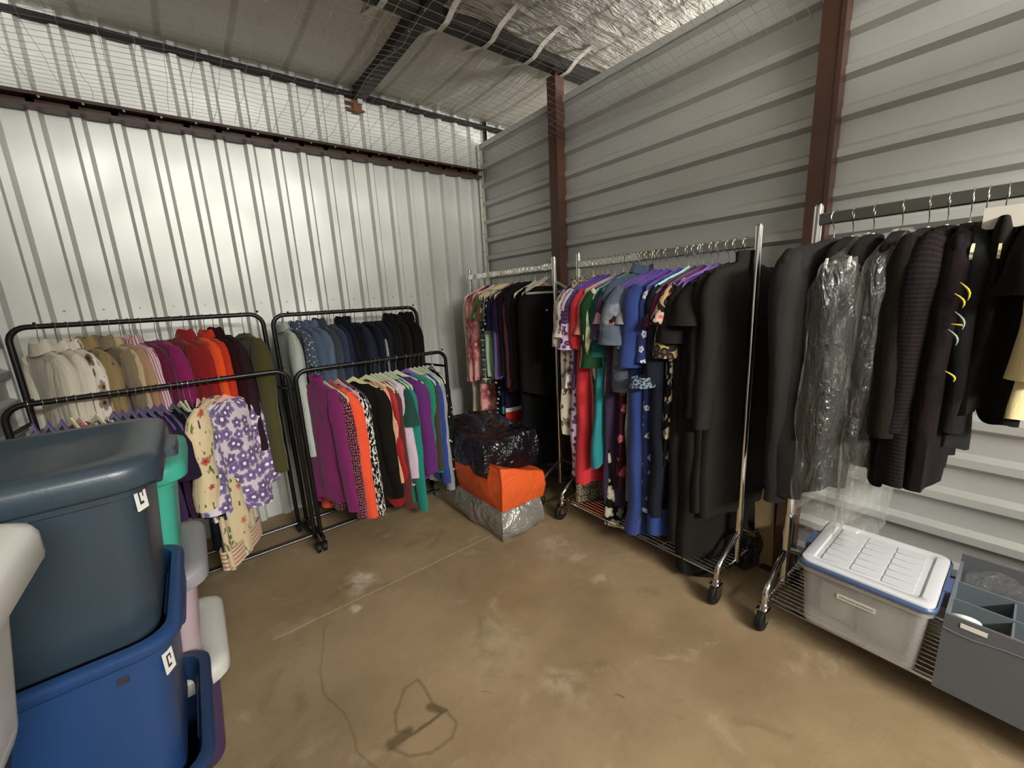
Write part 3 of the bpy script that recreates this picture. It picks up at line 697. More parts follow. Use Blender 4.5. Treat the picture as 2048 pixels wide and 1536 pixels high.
G('BRr', -1.516, 'jacket', 'jacket', 'dark navy denim jacket with a small silver pin', 'pinned navy denim jacket', den('navy_denim', '#1f2536'), .64, d=.02, tw=10, col='band', hc='plum', extra=brooch(.12, .10, M['gold']))
G('BRr', -1.474, 'blazer', 'jacket', 'black-navy blazer right of the pinned denim jacket', 'black-navy blazer', F('blacknavy', '#15171f'), .62, d=.02, tw=8, col='coat', hc='plum')
G('BRr', -1.440, 'hoodie', 'sweatshirt', 'black hooded sweatshirt in the middle of the right black rack', 'black hooded sweatshirt', F('black_fleece', '#111216'), .62, d=.02, tw=6, col='turtle', hc='black')
G('BRr', -1.384, 'blazer', 'jacket', 'wide slate navy blazer with padded shoulders', 'wide slate navy blazer', F('slate_navy', '#202533'), .60, d=.028, tw=6, W=.2, col='band', hc='plum')
G('BRr', -1.305, 'blazer', 'jacket', 'midnight blue blazer left of the jewelled cardigan', 'midnight blue blazer', F('midnight', '#171b29'), .60, d=.026, tw=4, col='band', hc='plum')
jw = simple('jewel_trim', '#b9babd', .2, .8, .5, 160, .8)
def jewel(t, L, W, d):
    m = MB(); m.tube([(W-.035, -.004, -.07), (W+.022, -.006, -.12), (W+.03, -.006, -.2), (W+.032, -.008, -.32), (W+.03, -.008, -.42)], [.012, .009, .011, .008, .010], 6)
    m.obj('jewelled_trim', jw, t, 40, label='glittering silver trim')
G('BRr', -1.262, 'cardigan', 'cardigan', 'black cardigan edged with a glittering silver trim', 'silver-trimmed cardigan', F('black_knit_j', '#12131a'), .6, d=.018, tw=0, col='band', hc='grey', extra=jewel)
G('BRr', -1.236, 'sweater', 'sweater', 'dark navy sweater right of the silver-trimmed cardigan', 'dark navy sweater', F('navy_knit', '#181c28'), .6, d=.018, tw=0, col='band', hc='violet')
for k, (b, c, nm, h) in enumerate([(-1.186, '#131314', 'soft black sweater', 'plum'), (-1.155, '#16150f', 'faded black blazer', 'violet'), (-1.122, '#100f10', 'jet black cardigan', 'violet'), (-1.093, '#1a1916', 'charcoal black jacket', 'pink'), (-1.040, '#121110', 'matte black blazer', 'violet')]):
    G('BRr', b, nm.split()[-1], nm.split()[-1] if nm.split()[-1] != 'blazer' else 'jacket', nm + ' hanging ' + ['just right of the navy sweater', 'second right of the navy sweater', 'third right of the navy sweater', 'on the pink hanger near the right end', 'beside the jacket with the bright brooch'][k], nm, F('blk_%d' % k, c), .62, d=.017, tw=-2, col=['band', 'coat', 'band', 'shirt', 'coat'][k], hc=h)
G('BRr', -1.000, 'jacket', 'jacket', 'black jacket with a bright brooch at the right end of the right black rack', 'brooch-pinned black jacket', F('blk_end', '#0f0f0e'), .60, d=.03, tw=-8, W=.2, col='coat', hc='white', extra=brooch(.10, .16, M['gold']))

# ---- front rail of the right black rack
G('BRf', -1.733, 'sweater', 'sweater', 'magenta turtleneck sweater at the left end of the lower rail', 'magenta turtleneck', F('magenta_knit', '#6f1a55', var=.2), .29, W=.175, d=.030, tw=24, col='turtle', hc='black', sll=.68, hemw=.16)
G('BRf', -1.688, 'blouse', 'blouse', 'dark maroon blouse with tiny white polka dots', 'polka-dot maroon blouse', F('maroon_polka', '#4b1122', 'dots', ('#e3c9cd',), p=dict(scale=60, r=.16, rand=.5, vary=.1)), .22, d=.022, tw=22, sl='long', sll=.7, hc='mint', hemw=.2, nk=.1)
G('BRf', -1.655, 'blouse', 'blouse', 'coral orange blouse left of the mauve one', 'coral orange blouse', F('coral', '#e0512f'), .23, d=.032, tw=26, hc='red', hemw=.21, rs=1.2, sll=.72, nk=.1)
G('BRf', -1.612, 'blouse', 'blouse', 'dusty mauve purple blouse right of the coral one', 'dusty mauve blouse', F('mauve', '#6a4d78'), .32, d=.016, tw=18, hc='pink', rs=.9, nk=.1, W=.165)
mt = F('black_white_leaf', '#111112', 'blobs', ('#d3d1c8', '#0f0f10'), p=dict(layers=[(62, .52), (76, .60)], stretch=(1, .6, 1), rot=.9))
G('BRf', -1.588, 'blouse', 'blouse', 'long black blouse covered in small white leaves', 'white-leaf black blouse', mt, .18, d=.024, tw=20, hc='plum', hemw=.2, sll=.72, nk=.1)
G('BRf', -1.520, 'sweater', 'sweater', 'plain black wide-necked sweater in the middle of the lower rail', 'wide-necked black sweater', F('black_rib', '#15130f', var=.2), .24, W=.21, d=.042, tw=38, hc='yellow', hemw=.19, sll=.66, rs=1.05, nk=.1)
G('BRf', -1.440, 'blouse', 'blouse', 'crinkled peach blouse right of the black sweater', 'crinkled peach blouse', F('peach_crinkle', '#d39f82', bump=1.1), .26, d=.03, tw=30, hc='mint', fold=1.3, nk=.1)
G('BRf', -1.405, 'blouse', 'blouse', 'scarlet satin blouse with long tail between the peach and pink ones', 'scarlet satin blouse', F('scarlet', '#8e1717', rough=.5), .17, d=.02, tw=20, hc='mint', hemw=.2, sll=.7, nk=.1)
G('BRf', -1.380, 'sweater', 'sweater', 'brown-maroon sweater beside the pale lavender one', 'brown-maroon sweater', F('brownmaroon', '#54201e'), .14, d=.018, tw=18, hc='mint', sll=.74, nk=.1)
G('BRf', -1.350, 'sweater', 'sweater', 'pale pinkish lavender knit sweater on the lower rail', 'pale lavender sweater', F('lavender_knit', '#c3b0c1', bump=.8), .26, d=.03, tw=26, hc='mint', nk=.1)
G('BRf', -1.312, 'top', 'top', 'deep bottle green top mostly hidden behind the purple blouse', 'bottle green top', F('bottle_green', '#173f36'), .30, d=.018, tw=20, hc='mint', sl='short', nk=.1)
G('BRf', -1.282, 'top', 'top', 'dark teal long top hanging below the purple blouse', 'dark teal long top', F('dark_teal', '#157567'), .12, d=.018, tw=18, hc='mint', sll=.8, hemw=.2, nk=.1)
G('BRf', -1.240, 'sweater', 'sweater', 'deep purple sweater left of the green one', 'deep purple sweater', F('deep_purple', '#561f62'), .28, W=.2, d=.036, tw=34, hc='mint', rs=1.15, sll=.56, nk=.1)
G('BRf', -1.172, 'sweater', 'sweater', 'jade green sweater on the purple hanger', 'jade green sweater', F('jade', '#1c7760'), .31, W=.2, d=.034, tw=32, hc='violet', sll=.58, rs=1.1, nk=.1)
G('BRf', -1.140, 'sweater', 'sweater', 'emerald green sweater just right of the jade one', 'emerald green sweater', F('emerald', '#1f7f5c'), .30, d=.018, tw=24, hc='mint', nk=.1)
G('BRf', -1.110, 'sweater', 'sweater', 'brownish charcoal sweater between the emerald and blue ones', 'brownish charcoal sweater', F('char_brown', '#37332c'), .34, d=.014, tw=14, hc='mint', nk=.1)
G('BRf', -1.076, 'sweater', 'sweater', 'royal blue sweater near the right end of the lower rail', 'royal blue sweater', F('royal_knit', '#233a7d'), .25, d=.022, tw=14, hc='mint', sll=.66, nk=.1)
G('BRf', -1.046, 'cardigan', 'cardigan', 'heather grey cardigan right of the royal blue sweater', 'heather grey cardigan', F('heather_grey', '#85878a', var=.25), .20, d=.018, tw=10, hc='mint', sll=.72, nk=.1)
mt = F('black_sparkle', '#100f12', 'dots', ('#c9c9c6',), p=dict(scale=16, r=.10, rand=.9, vary=.5))
G('BRf', -.980, 'top', 'top', 'black top with a few bright sparkles at the right end of the lower rail', 'sparkled black top', mt, .22, d=.026, tw=-4, hc='white', sll=.72, col='band', nk=.1)

# ---- corner chrome rack (far to near)
G('R1', -0.404, 'robe', 'robe', 'plain cream robe, its lower part showing below the pink floral dresses', 'plain cream robe', F('cream_robe', '#b5ab95'), .42, d=.03, tw=0, hc='pink', sll=.62, nk=.1)
pf = dict(scale=7, R=.46, dens=1, warp=.025, shade=.45, petals=6)
G('R1', -0.465, 'dress', 'dress', 'pink dress with big rose-red flowers, left one of the pair', 'left pink floral dress', F('pink_floral', '#d99c96', 'flowers', ('#96303f', '#e0aca6', '#aa4653'), p=pf), .80, d=.034, tw=4, hc='plum', sll=.62, rs=1.1, nk=.1)
G('R1', -0.540, 'dress', 'dress', 'longer pink dress with big rose-red flowers, right one of the pair', 'right pink floral dress', F('pink_floral_b', '#dd9f97', 'flowers', ('#98303f', '#e4b0aa', '#ab4552'), p=pf), .45, d=.036, tw=6, hc='pink', sll=.60, rs=1.1, nk=.1)
G('R1', -0.601, 'top', 'top', 'grass green sleeveless top beside the pink floral dresses', 'grass green top', F('grass_green', '#2e6b33'), .95, d=.018, tw=6, hc='green', sl='cap', nk=.1)
G('R1', -0.629, 'top', 'top', 'brown and cream printed top right of the green one', 'brown print top', F('brown_print', '#5c4334', 'blobs', ('#c9b48f', '#2d221c'), p=dict(layers=[(30, .55), (24, .6)])), 1.0, d=.014, tw=6, hc='yellow', sl='cap', nk=.1)
pl = [(1, .075, .45, 0), (0, .075, .4, 0), (1, .075, .14, 1), (0, .075, .12, 1), (1, .0375, .1, 2)]
G('R1', -0.660, 'shirt', 'shirt', 'green and navy plaid shirt with cream lines on the corner rack', 'green plaid shirt', F('green_plaid', '#3d5650', 'plaid', ('#1c2536', '#d8d5ae', '#8a9b7c'), p=dict(bands=pl)), .82, d=.022, tw=8, hc='pink', sll=.6, nk=.1)
G('R1', -0.697, 'blouse', 'blouse', 'tiny green and white gingham blouse on the corner rack', 'green gingham blouse', F('green_gingham', '#5f9470', 'plaid', ('#cfe0cb', '#3f6f50'), p=dict(bands=[(0, .014, .5, 0), (1, .014, .5, 0)])), .86, d=.018, tw=6, hc='yellow', sl='long', sll=.55, rs=.8, nk=.1)
G('R1', -0.733, 'dress', 'dress', 'black dress with white spots between gingham and sage tops', 'white-spotted black dress', F('black_spots', '#0f0f10', 'dots', ('#d5d2c6',), p=dict(scale=30, r=.22, rand=.8)), .55, d=.018, tw=4, hc='pink', sl='short', nk=.1)
G('R1', -0.763, 'cardigan', 'cardigan', 'sage green cardigan next to the white-spotted black dress', 'sage green cardigan', F('sage', '#5e7257'), .84, d=.014, tw=4, hc='green', sll=.5, rs=.7, nk=.1)
G('R1', -0.791, 'dress', 'dress', 'navy dress with a turquoise hem band on the corner rack', 'navy turquoise-hem dress', F('navy_turq', '#1b1a35', 'bands', ('#2aa3b0',), p=dict(bands=[(-2, -.86, 0)])), .60, d=.018, tw=4, hc='plum', sl='short', nk=.1)
G('R1', -0.821, 'cardigan', 'cardigan', 'lilac purple cardigan on the corner rack', 'lilac cardigan', F('lilac', '#6f5c97'), .88, d=.018, tw=4, hc='yellow', sll=.56, rs=.85, nk=.1)
G('R1', -0.851, 'dress', 'dress', 'dark dress with a bright red bottom panel on the corner rack', 'red-panelled dark dress', F('red_panel', '#1f1830', 'bands', ('#b02a24', '#cfc4bd'), p=dict(bands=[(-2, -.90, 0), (-.90, -.87, 1)])), .52, d=.016, tw=4, hc='plum', sl='short', nk=.1)
G('R1', -0.893, 'blazer', 'jacket', 'brown-black blazer right of the lilac cardigan', 'brown-black blazer', F('brownblack', '#1b1314'), .86, d=.026, tw=2, hc='violet', sll=.55)
G('R1', -0.940, 'blouse', 'blouse', 'burgundy blouse between the brown-black and charcoal blazers', 'burgundy blouse', F('burgundy', '#481f2c'), .78, d=.02, tw=2, hc='purple', sll=.6, nk=.1)
G('R1', -0.982, 'blazer', 'jacket', 'charcoal blazer right of the burgundy blouse', 'charcoal blazer', F('charcoal', '#151413'), .80, d=.024, tw=2, hc='purple')
G('R1', -1.034, 'dress', 'dress', 'floor-length black dress on the corner rack', 'floor-length black dress', F('blackdress', '#0d0c0d'), .20, d=.03, tw=0, hc='mint', sll=.6, hemw=.2, nk=.1)
tagm = simple('white_neck_tag', '#c9c7c2', .7)
def necktag(t, L, W, d):
    q = MB().box((-.03, d+.004, -.05), (.015, d+.010, -.036)); q.obj('neck_tag', tagm, t, None, label='white neck tag')
    brooch(.02, .16, M['gold'], 1)(t, L, W, d)
G('R1', -1.104, 'cardigan', 'cardigan', 'black cardigan on a pink hanger, nearest on the corner rack', 'nearest black cardigan', F('black_card', '#0f0e0e'), .79, W=.2, d=.04, tw=-4, hc='pink', sll=.60, extra=necktag, nk=.1)
for k, (b, h) in enumerate([(-1.155, 'grey'), (-1.18, 'wire')]):
    hanger(-.33, b, 1.645, PI, h, ['empty grey hanger next to the nearest black cardigan', 'empty wire hanger at the near end of the corner rack'][k], .02, 'hangers on the corner chrome rack')

# ---- middle chrome rack (far to near)
G('R2', -1.515, 'dress', 'dress', 'cream dress with brown leaf trim, farthest on the middle rack', 'farthest cream leaf dress', F('cream_leaf', '#cfc5b2', 'flowers', ('#5b4434', '#7d2e2e', '#6d5a45', '#3e4638'), p=dict(scale=9, R=.24, dens=.7, petals=4)), .60, W=.205, d=.024, tw=17, sl='half', sll=.26, rs=1.15, nk=.108, hemw=.2)
lace = F('taupe_lace', '#a59a82', 'lace', ('#3f382c',))
G('R2', -1.560, 'skirt', 'skirt', 'long taupe lace skirt showing below the red dress', 'taupe lace skirt', lace, .13, W=.165, d=.022, tw=15, sl='skirt', hc='beige', col=None)
G('R2', -1.555, 'blouse', 'blouse', 'white blouse with rust and plum leaves, second on the middle rack', 'rust-leaf white blouse', F('rust_leaf', '#cfc7bf', 'flowers', ('#6d4130', '#3c2a25', '#6a4353', '#8a5a3a'), p=dict(scale=15, R=.3, dens=.9, petals=4)), .90, W=.205, d=.024, tw=19, sl='short', rs=1.1, nk=.108)
G('R2', -1.590, 'dress', 'dress', 'white and lilac dress with plum dots left of the red dress', 'plum-dotted lilac dress', F('plum_dots', '#c9b3cf', 'dots', ('#4a2b50', '#6f4a78'), p=dict(scale=24, r=.30, rand=.8, vary=.7)), .35, W=.205, d=.026, tw=19, sl='short', sll=.27, rs=1.05, nk=.108, hemw=.19)
G('R2', -1.625, 'top', 'top', 'purple top peeping between the dotted dress and the red dress', 'peeping purple top', F('purple_top', '#4c3566'), .9, W=.205, d=.014, tw=19, sl='cap', nk=.108)
red = F('poppy_red', '#c02c34', bump=.5)
redb = F('poppy_red_tucks', '#b92a32', 'stripes', ('#8f1d25',), p=dict(axis=1, period=.036, duty=.14))
dkred = simple('eyelet_hole', '#5d1218', .9)
def eyelets(t, L, W, d):
    for r in range(3):
        for k in range(7):
            q = MB(); a = (W+.045+.004*k, .018-.016*r, -.12-.022*k); q.tube([a, (a[0]+.0025, a[1], a[2])], .0055, 6); q.obj('eyelet', dkred, t)
    m = MB(); n = 28
    m.loft([[((W*.95+.004)*math.copysign(abs(math.cos(2*PI*j/n))**.75, math.cos(2*PI*j/n)), (d*1.3+.006)*math.copysign(abs(math.sin(2*PI*j/n))**.6, math.sin(2*PI*j/n)), -z) for j in range(n)] for z in (L-.24, L-.12, L+.004)], uv=lambda i, j: (j*.01, i*.12))
    m.obj('tucked_hem', redb, t, 60, label='hem with dark horizontal tucks')
G('R2', -1.665, 'dress', 'dress', 'long poppy red dress with punched sleeves and tucked hem', 'poppy red dress', red, .33, W=.215, d=.04, tw=21, sl='half', sll=.26, rs=1.05, extra=eyelets, nk=.108, hemw=.225)
G('R2', -1.712, 'dress', 'dress', 'salmon pink dress between the red and the green leaf ones', 'salmon pink dress', F('salmon', '#c97d77'), .62, W=.19, d=.022, tw=19, sl='short', sll=.18, hc='grey', nk=.108, hemw=.16)
G('R2', -1.772, 'dress', 'dress', 'forest green dress with white leaf blobs', 'green leaf dress', F('green_leaf', '#1e4023', 'blobs', ('#d3d0b4',), p=dict(layers=[(13, .60)], stretch=(1.3, .45, 1), rot=.5)), .80, W=.228, d=.03, tw=21, sl='half', sll=.36, rs=1.1, nk=.108, hemw=.18)
G('R2', -1.792, 'top', 'top', 'dark teal wrap top right of the green leaf dress', 'dark teal wrap top', F('teal_wrap', '#1a5557'), .90, W=.205, d=.02, tw=19, sl='half', sll=.30, hc='aqua', nk=.108)
G('R2', -1.790, 'dress', 'dress', 'turquoise teal dress hanging below the green leaf dress', 'turquoise teal dress', F('turq_teal', '#1f767d'), .47, W=.195, d=.038, tw=19, sl='none', hc='purple', hemw=.235, nk=.108)
G('R2', -1.835, 'dress', 'dress', 'long black and white floral dress whose hem almost reaches the floor', 'long black-white floral dress', F('bw_floral', '#14160f', 'flowers', ('#cfcbb8', '#cfcbb8', '#bdb8a2'), p=dict(scale=11, R=.36, dens=.9)), .09, W=.17, d=.022, tw=17, sl='cap', hc='white', hemw=.175, nk=.108)
G('R2', -1.872, 'dress', 'dress', 'long aubergine dress with elbow sleeve on the middle rack', 'long aubergine dress', F('aubergine', '#33213f'), .22, W=.215, d=.036, tw=21, sl='short', sll=.20, hemw=.22, nk=.108)
G('R2', -1.850, 'top', 'top', 'blush pink top right of the aubergine dress', 'blush pink top', F('blush', '#a9828c'), .9, W=.205, d=.014, tw=19, sl='cap', hc='aqua', nk=.108)
G('R2', -1.925, 'dress', 'dress', 'burgundy dress with pink roses seen below the tie-dye tunic', 'pink-rose burgundy dress', F('burg_rose', '#2a1018', 'flowers', ('#b06068', '#8a3d48', '#8e4450'), p=dict(scale=13, R=.33, dens=.8)), .38, W=.205, d=.026, tw=17, sl='cap', nk=.108)
G('R2', -1.895, 'shirt', 'shirt', 'slate blue shirt left of the tie-dye tunic', 'slate blue shirt', F('slate_shirt', '#3d4a5c'), .95, W=.2, d=.02, tw=21, sl='short', hc='yellow', col='shirt')
G('R2', -1.962, 'tunic', 'blouse', 'grey-blue tie-dye tunic with angled hem on the middle rack', 'tie-dye tunic', F('tiedye', '#4b5462', 'tiedye', ('#8a8f95',), p=dict(scale=15)), .96, W=.238, d=.036, tw=25, sl='short', sll=.22, drop=.05, hemw=.22, rs=1.1, nk=.108)
G('R2', -1.972, 'dress', 'dress', 'thin long pale grey dress left of the royal blue one', 'pale grey long dress', F('pale_grey', '#777a7b'), .32, W=.195, d=.014, tw=15, sl='cap', hemw=.2, nk=.108)
G('R2', -1.998, 'shirt', 'shirt', 'faded steel blue shirt between the tie-dye tunic and blue dress', 'steel blue shirt', F('steel_blue', '#46556b'), .95, W=.205, d=.022, tw=19, sl='short', sll=.24, nk=.108)
G('R2', -2.035, 'dress', 'dress', 'long royal blue dress with ruffled elbow sleeves', 'royal blue dress', F('royal_blue', '#24376f'), .14, W=.22, d=.042, tw=19, sl='half', sll=.33, rs=1.25, hemw=.215, fold=1.3, nk=.108)
ndf = dict(scale=17, R=.27, dens=.75, rand=.8, warp=.006, shade=0)
bd = F('blue_daisy', '#25346b', 'flowers', ('#c9cde0', '#25346b', '#d8dbe8'), p=ndf)
G('R2', -2.098, 'dress', 'dress', 'navy dress with small white daisies and short sleeves', 'white-daisy navy dress', bd, .28, W=.205, d=.026, tw=17, sl='half', sll=.30, hc='purple', hemw=.2, nk=.108)
lacew = F('cuff_lace', '#6c7a8a', 'lace', ('#10141f',))
def blue_hem(t, L, W, d):
    m = MB(); n = 24
    m.loft([[((W*.9)*math.copysign(abs(math.cos(2*PI*j/n))**.75, math.cos(2*PI*j/n)), (d*1.3)*math.copysign(abs(math.sin(2*PI*j/n))**.6, math.sin(2*PI*j/n)), -z) for j in range(n)] for z in (L-.03, L+.12)], uv=lambda i, j: (j*.01, i*.12)); m.obj('underskirt', F('under_blue', '#2a4282'), t, 60, label='royal blue underskirt')
    for s in (1, -1):
        q = MB(); cx = W+.03; q.loft([[(s*(cx+(.062+.012*e)*math.cos(2*PI*k/18)), (.038+.01*e)*math.sin(2*PI*k/18), -.46-.05*e) for k in range(18)] for e in (0, .5, 1)], uv=lambda i, j: (j*.02, i*.03)); q.obj('lace_cuff', lacew, t, 60, label='lace cuff')
G('R2', -2.148, 'dress', 'dress', 'charcoal navy dress with lace cuffs and blue underskirt', 'lace-cuffed charcoal dress', F('char_navy', '#181b24'), .30, W=.22, d=.038, tw=19, sl='long', sll=.40, hc='aqua', hemw=.2, extra=blue_hem, nk=.108)
fur = F('maroon_fur', '#3a1326', 'dots', ('#8d8a8c',), p=dict(scale=18, r=.22, rand=1), bump=1.2)
G('R2', -2.178, 'vest', 'vest', 'fluffy maroon and grey vest left of the leopard blouse', 'fluffy maroon vest', fur, 1.16, W=.205, d=.022, tw=19, sl='cap', sll=.13, hc='plum', nk=.108)
G('R2', -2.208, 'dress', 'dress', 'black dress with cream and pink roses on the middle rack', 'cream-rose black dress', F('rose_black', '#101012', 'flowers', ('#d9bda3', '#c4616e', '#cbb59c', '#7c7f72'), p=dict(scale=10, R=.34, dens=.7, warp=.03)), .58, W=.205, d=.026, tw=17, sl='cap', hc='plum', hemw=.19, nk=.108)
G('R2', -2.222, 'blouse', 'blouse', 'leopard print blouse with half sleeves on the middle rack', 'leopard print blouse', F('leopard', '#b8946a', 'leopard', ('#15110e', '#5a4030'), p=dict(scale=24)), 1.13, W=.215, d=.03, tw=21, sl='half', sll=.27, hc='plum', rs=1.05, nk=.108)
bk = lambda n, c='#1a1917': F(n, c)
G('R2', -2.262, 'dress', 'dress', 'black maxi dress right of the leopard blouse', 'black maxi dress', bk('bk1'), .20, W=.205, d=.026, tw=19, sl='short', hc='violet', hemw=.2, nk=.108)
G('R2', -2.292, 'dress', 'dress', 'sleeveless black dress on a looped purple hanger', 'sleeveless black dress', bk('bk2', '#1d1c19'), .30, W=.205, d=.022, tw=21, sl='cap', hc='violet', hemw=.2, nk=.108)
G('R2', -2.335, 'jumpsuit', 'jumpsuit', 'wide-legged black jumpsuit reaching the floor on the middle rack', 'wide-legged black jumpsuit', bk('bk3', '#1c1b17'), .045, W=.215, d=.045, tw=23, sl='cap', hc='violet', hemw=.19, nk=.108)
G('R2', -2.365, 'dress', 'dress', 'black velvet dress behind the nearest turtleneck dress', 'black velvet dress', bk('bk4', '#1f1e1b'), .42, W=.205, d=.026, tw=19, hc='plum', sll=.58)
G('R2', -2.405, 'dress', 'dress', 'dark grey-black turtleneck dress, nearest on the middle rack', 'nearest turtleneck dress', bk('bk5', '#23221f'), .40, W=.215, d=.036, tw=13, hc='violet', sll=.62, col='turtle', hemw=.2)

# ---- nearest chrome rack (left to right)
G('R3', -2.710, 'coat', 'coat', 'charcoal wide-shouldered coat at the left end of the nearest rack', 'charcoal wide coat', F('char_coat', '#232221'), .62, W=.25, d=.045, tw=20, hc='black', sll=.92, rs=1.0, sm=F('char_sleeve_sheen', '#292827'), hemw=.2, out=-.07)  # sleeve cloth slightly lighter than the coat: its sheen painted into the colour
G('R3', -2.765, 'jacket', 'jacket', 'black jacket inside the first clear plastic garment bag', 'first bagged black jacket', bk('bk6', '#131110'), .80, W=.18, d=.03, tw=6, hc='white', sll=.62, hemw=.2, rs=.85)
G('R3', -2.822, 'jacket', 'jacket', 'brown-black jacket inside the first clear plastic garment bag', 'bagged brown-black jacket', bk('bk7', '#151110'), .78, W=.18, d=.03, tw=4, hc='white', sll=.60, hemw=.2, rs=.85)
G('R3', -2.895, 'jacket', 'jacket', 'dark wine-brown jacket inside the second clear plastic bag', 'bagged wine-brown jacket', bk('bk8', '#1a1214'), .82, W=.17, d=.026, tw=4, hc='wire', sll=.58, rs=.85)
G('R3', -2.958, 'blazer', 'jacket', 'dark brown blazer right of the second plastic bag', 'dark brown blazer', F('dkbrown', '#1a1511'), .76, W=.2, d=.034, tw=6, hc='cream', sll=.56, col='band', rs=1.15)
G('R3', -3.000, 'blazer', 'jacket', 'plum-brown pinstriped blazer with pointed hem on the nearest rack', 'plum pinstriped blazer', F('plumbrown', '#161010', 'stripes', ('#1f181e',), p=dict(axis=1, period=.013, duty=.4)), .78, W=.2, d=.036, tw=4, hc='cream', sll=.54, rs=1.15, hemw=.22)
G('R3', -3.048, 'blazer', 'jacket', 'dark mulberry blazer behind the embroidered top', 'dark mulberry blazer', F('mulberry', '#181113'), .80, W=.19, d=.026, tw=0, hc='cream', sll=.56, hemw=.23)
emb = simple('yellow_embroidery', '#cbb83a', .7); emg = simple('grey_embroidery', '#8e9490', .7)
def embroid(t, L, W, d):
    for z0, z1, b, mt_ in ((.17, .22, .012, emb), (.20, .24, -.012, emb), (.25, .30, .01, emg), (.285, .29, 0, emb), (.30, .345, -.014, emg), (.42, .45, .012, emb)):
        m = MB(); m.tube([(W+.058, -.012+.02*k/5+b*.3+.010*math.sin(PI*k/5), -(z0+(z1-z0)*k/5)) for k in range(6)], [.0008+.0022*math.sin(PI*k/5) for k in range(6)], 6); m.obj('embroidery', mt_, t)
G('R3', -3.078, 'top', 'top', 'black top with yellow and grey embroidered sleeve', 'yellow-embroidered black top', F('black_emb', '#1a1b1b'), .92, W=.17, d=.024, tw=0, hc='cream', sll=.52, extra=embroid)
clipm = simple('clear_clip', '#bdb8ac', .3)
def clips(t, L, W, d):
    for x in (-.11, .11):
        q = MB().box((x-.016, -d-.012, -.03), (x+.016, d+.012, .028)); q.obj('hanger_clip', clipm, t, None)
G('R3', -3.115, 'skirt', 'skirt', 'black skirt clipped to the cream hangers on the nearest rack', 'clipped black skirt', bk('bk9', '#14120e'), 1.06, W=.19, d=.028, tw=-4, sl='skirt', hc='cream', col=None, extra=clips)
G('R3', -3.165, 'dress', 'dress', 'black dress right of the clipped skirt', 'right-hand black dress', bk('bk10', '#12100d'), 1.03, W=.2, d=.026, tw=-6, sl='cap', hc='cream')
G('R3', -3.205, 'blouse', 'blouse', 'pale cream-yellow blouse at the right edge of the nearest rack', 'cream-yellow blouse', F('creamyellow', '#d8c898'), 1.04, W=.2, d=.028, tw=-6, hc='cream', sl='half')
# clear plastic garment bags
def clear_plastic():
    N = NT('clear_garment_bag'); u = N.co()
    h = N.noise(N.n('ShaderNodeMapping', {'Vector': u, 'Scale': (1, 1, .45)}), 11, 5, .65, dist=1.2)
    N.bump(h, 1.0, .06); N.set('#e9e9e4', .09, 0, .9)
    tr = N.n('ShaderNodeBsdfTransparent'); tr.inputs[0].default_value = (.97, .97, .96, 1)
    lw = N.n('ShaderNodeLayerWeight', {'Blend': .35})
    crease = N.ramp(N.noise(N.n('ShaderNodeMapping', {'Vector': u, 'Scale': (1, 1, .3)}), 14, 5, .7, dist=1.8), .60, .74)
    gl = N.n('ShaderNodeBsdfGlossy', {'Roughness': .12, 'Color': (1, 1, 1, 1)})
    bn = [n for n in N.t.nodes if n.bl_idname == 'ShaderNodeBump'][0]; N.t.links.new(bn.outputs[0], gl.inputs['Normal'])
    mx = N.n('ShaderNodeMixShader', {0: .45}); N.t.links.new(N.b.outputs[0], mx.inputs[1]); N.t.links.new(gl.outputs[0], mx.inputs[2])
    f = N.math('MULTIPLY_ADD', lw.outputs['Facing'], .22, N.math('MULTIPLY_ADD', crease, .5, .07))
    m2 = N.n('ShaderNodeMixShader', {0: f}); N.t.links.new(tr.outputs[0], m2.inputs[1]); N.t.links.new(mx.outputs[0], m2.inputs[2])
    N.t.links.new(m2.outputs[0], N.out.inputs[0]); return N.m
M['plastic'] = clear_plastic()
def plastic_bag(y, hem, label, seed, W=.235, d=.062, top=1.595):
    n = 44; rings = []; L = top-hem; K = 46
    for i in range(K+1):
        z = L*i/K
        w, dd = interp([(0, .02, .015), (.03, .07, .03), (.11, W*.97, d*.7), (.2, W, d), (L*.8, W*.98, d), (L, W*.93, d*.85)], z)
        ring = []
        for j in range(n):
            a = 2*PI*j/n; cr = .013*noise.noise((math.cos(a)*3, math.sin(a)*3, z*6+seed)) + .007*noise.noise((math.cos(a)*9, math.sin(a)*9, z*14+seed))
            ring.append(((w+cr)*math.copysign(abs(math.cos(a))**.8, math.cos(a)), (dd+cr*1.4)*math.copysign(abs(math.sin(a))**.8, math.sin(a)), -z + .03*noise.noise((a, 3, seed))*(i/K)**3))
        rings.append(ring)
    o = MB().loft(rings).obj('garment_bag', M['plastic'], None, 80, (-.33, y, top)); o.rotation_euler = (0, 0, PI-.1)
    tag(o, label, 'garment bag', 'clear plastic garment bags')
plastic_bag(-2.795, .55, 'clear plastic bag over two black jackets, loose end above the bin lid', 2.0, W=.262, d=.088, top=1.61)
plastic_bag(-2.898, .50, 'narrow clear plastic bag over the wine-brown jacket', 5.0, W=.235, d=.05, top=1.61)

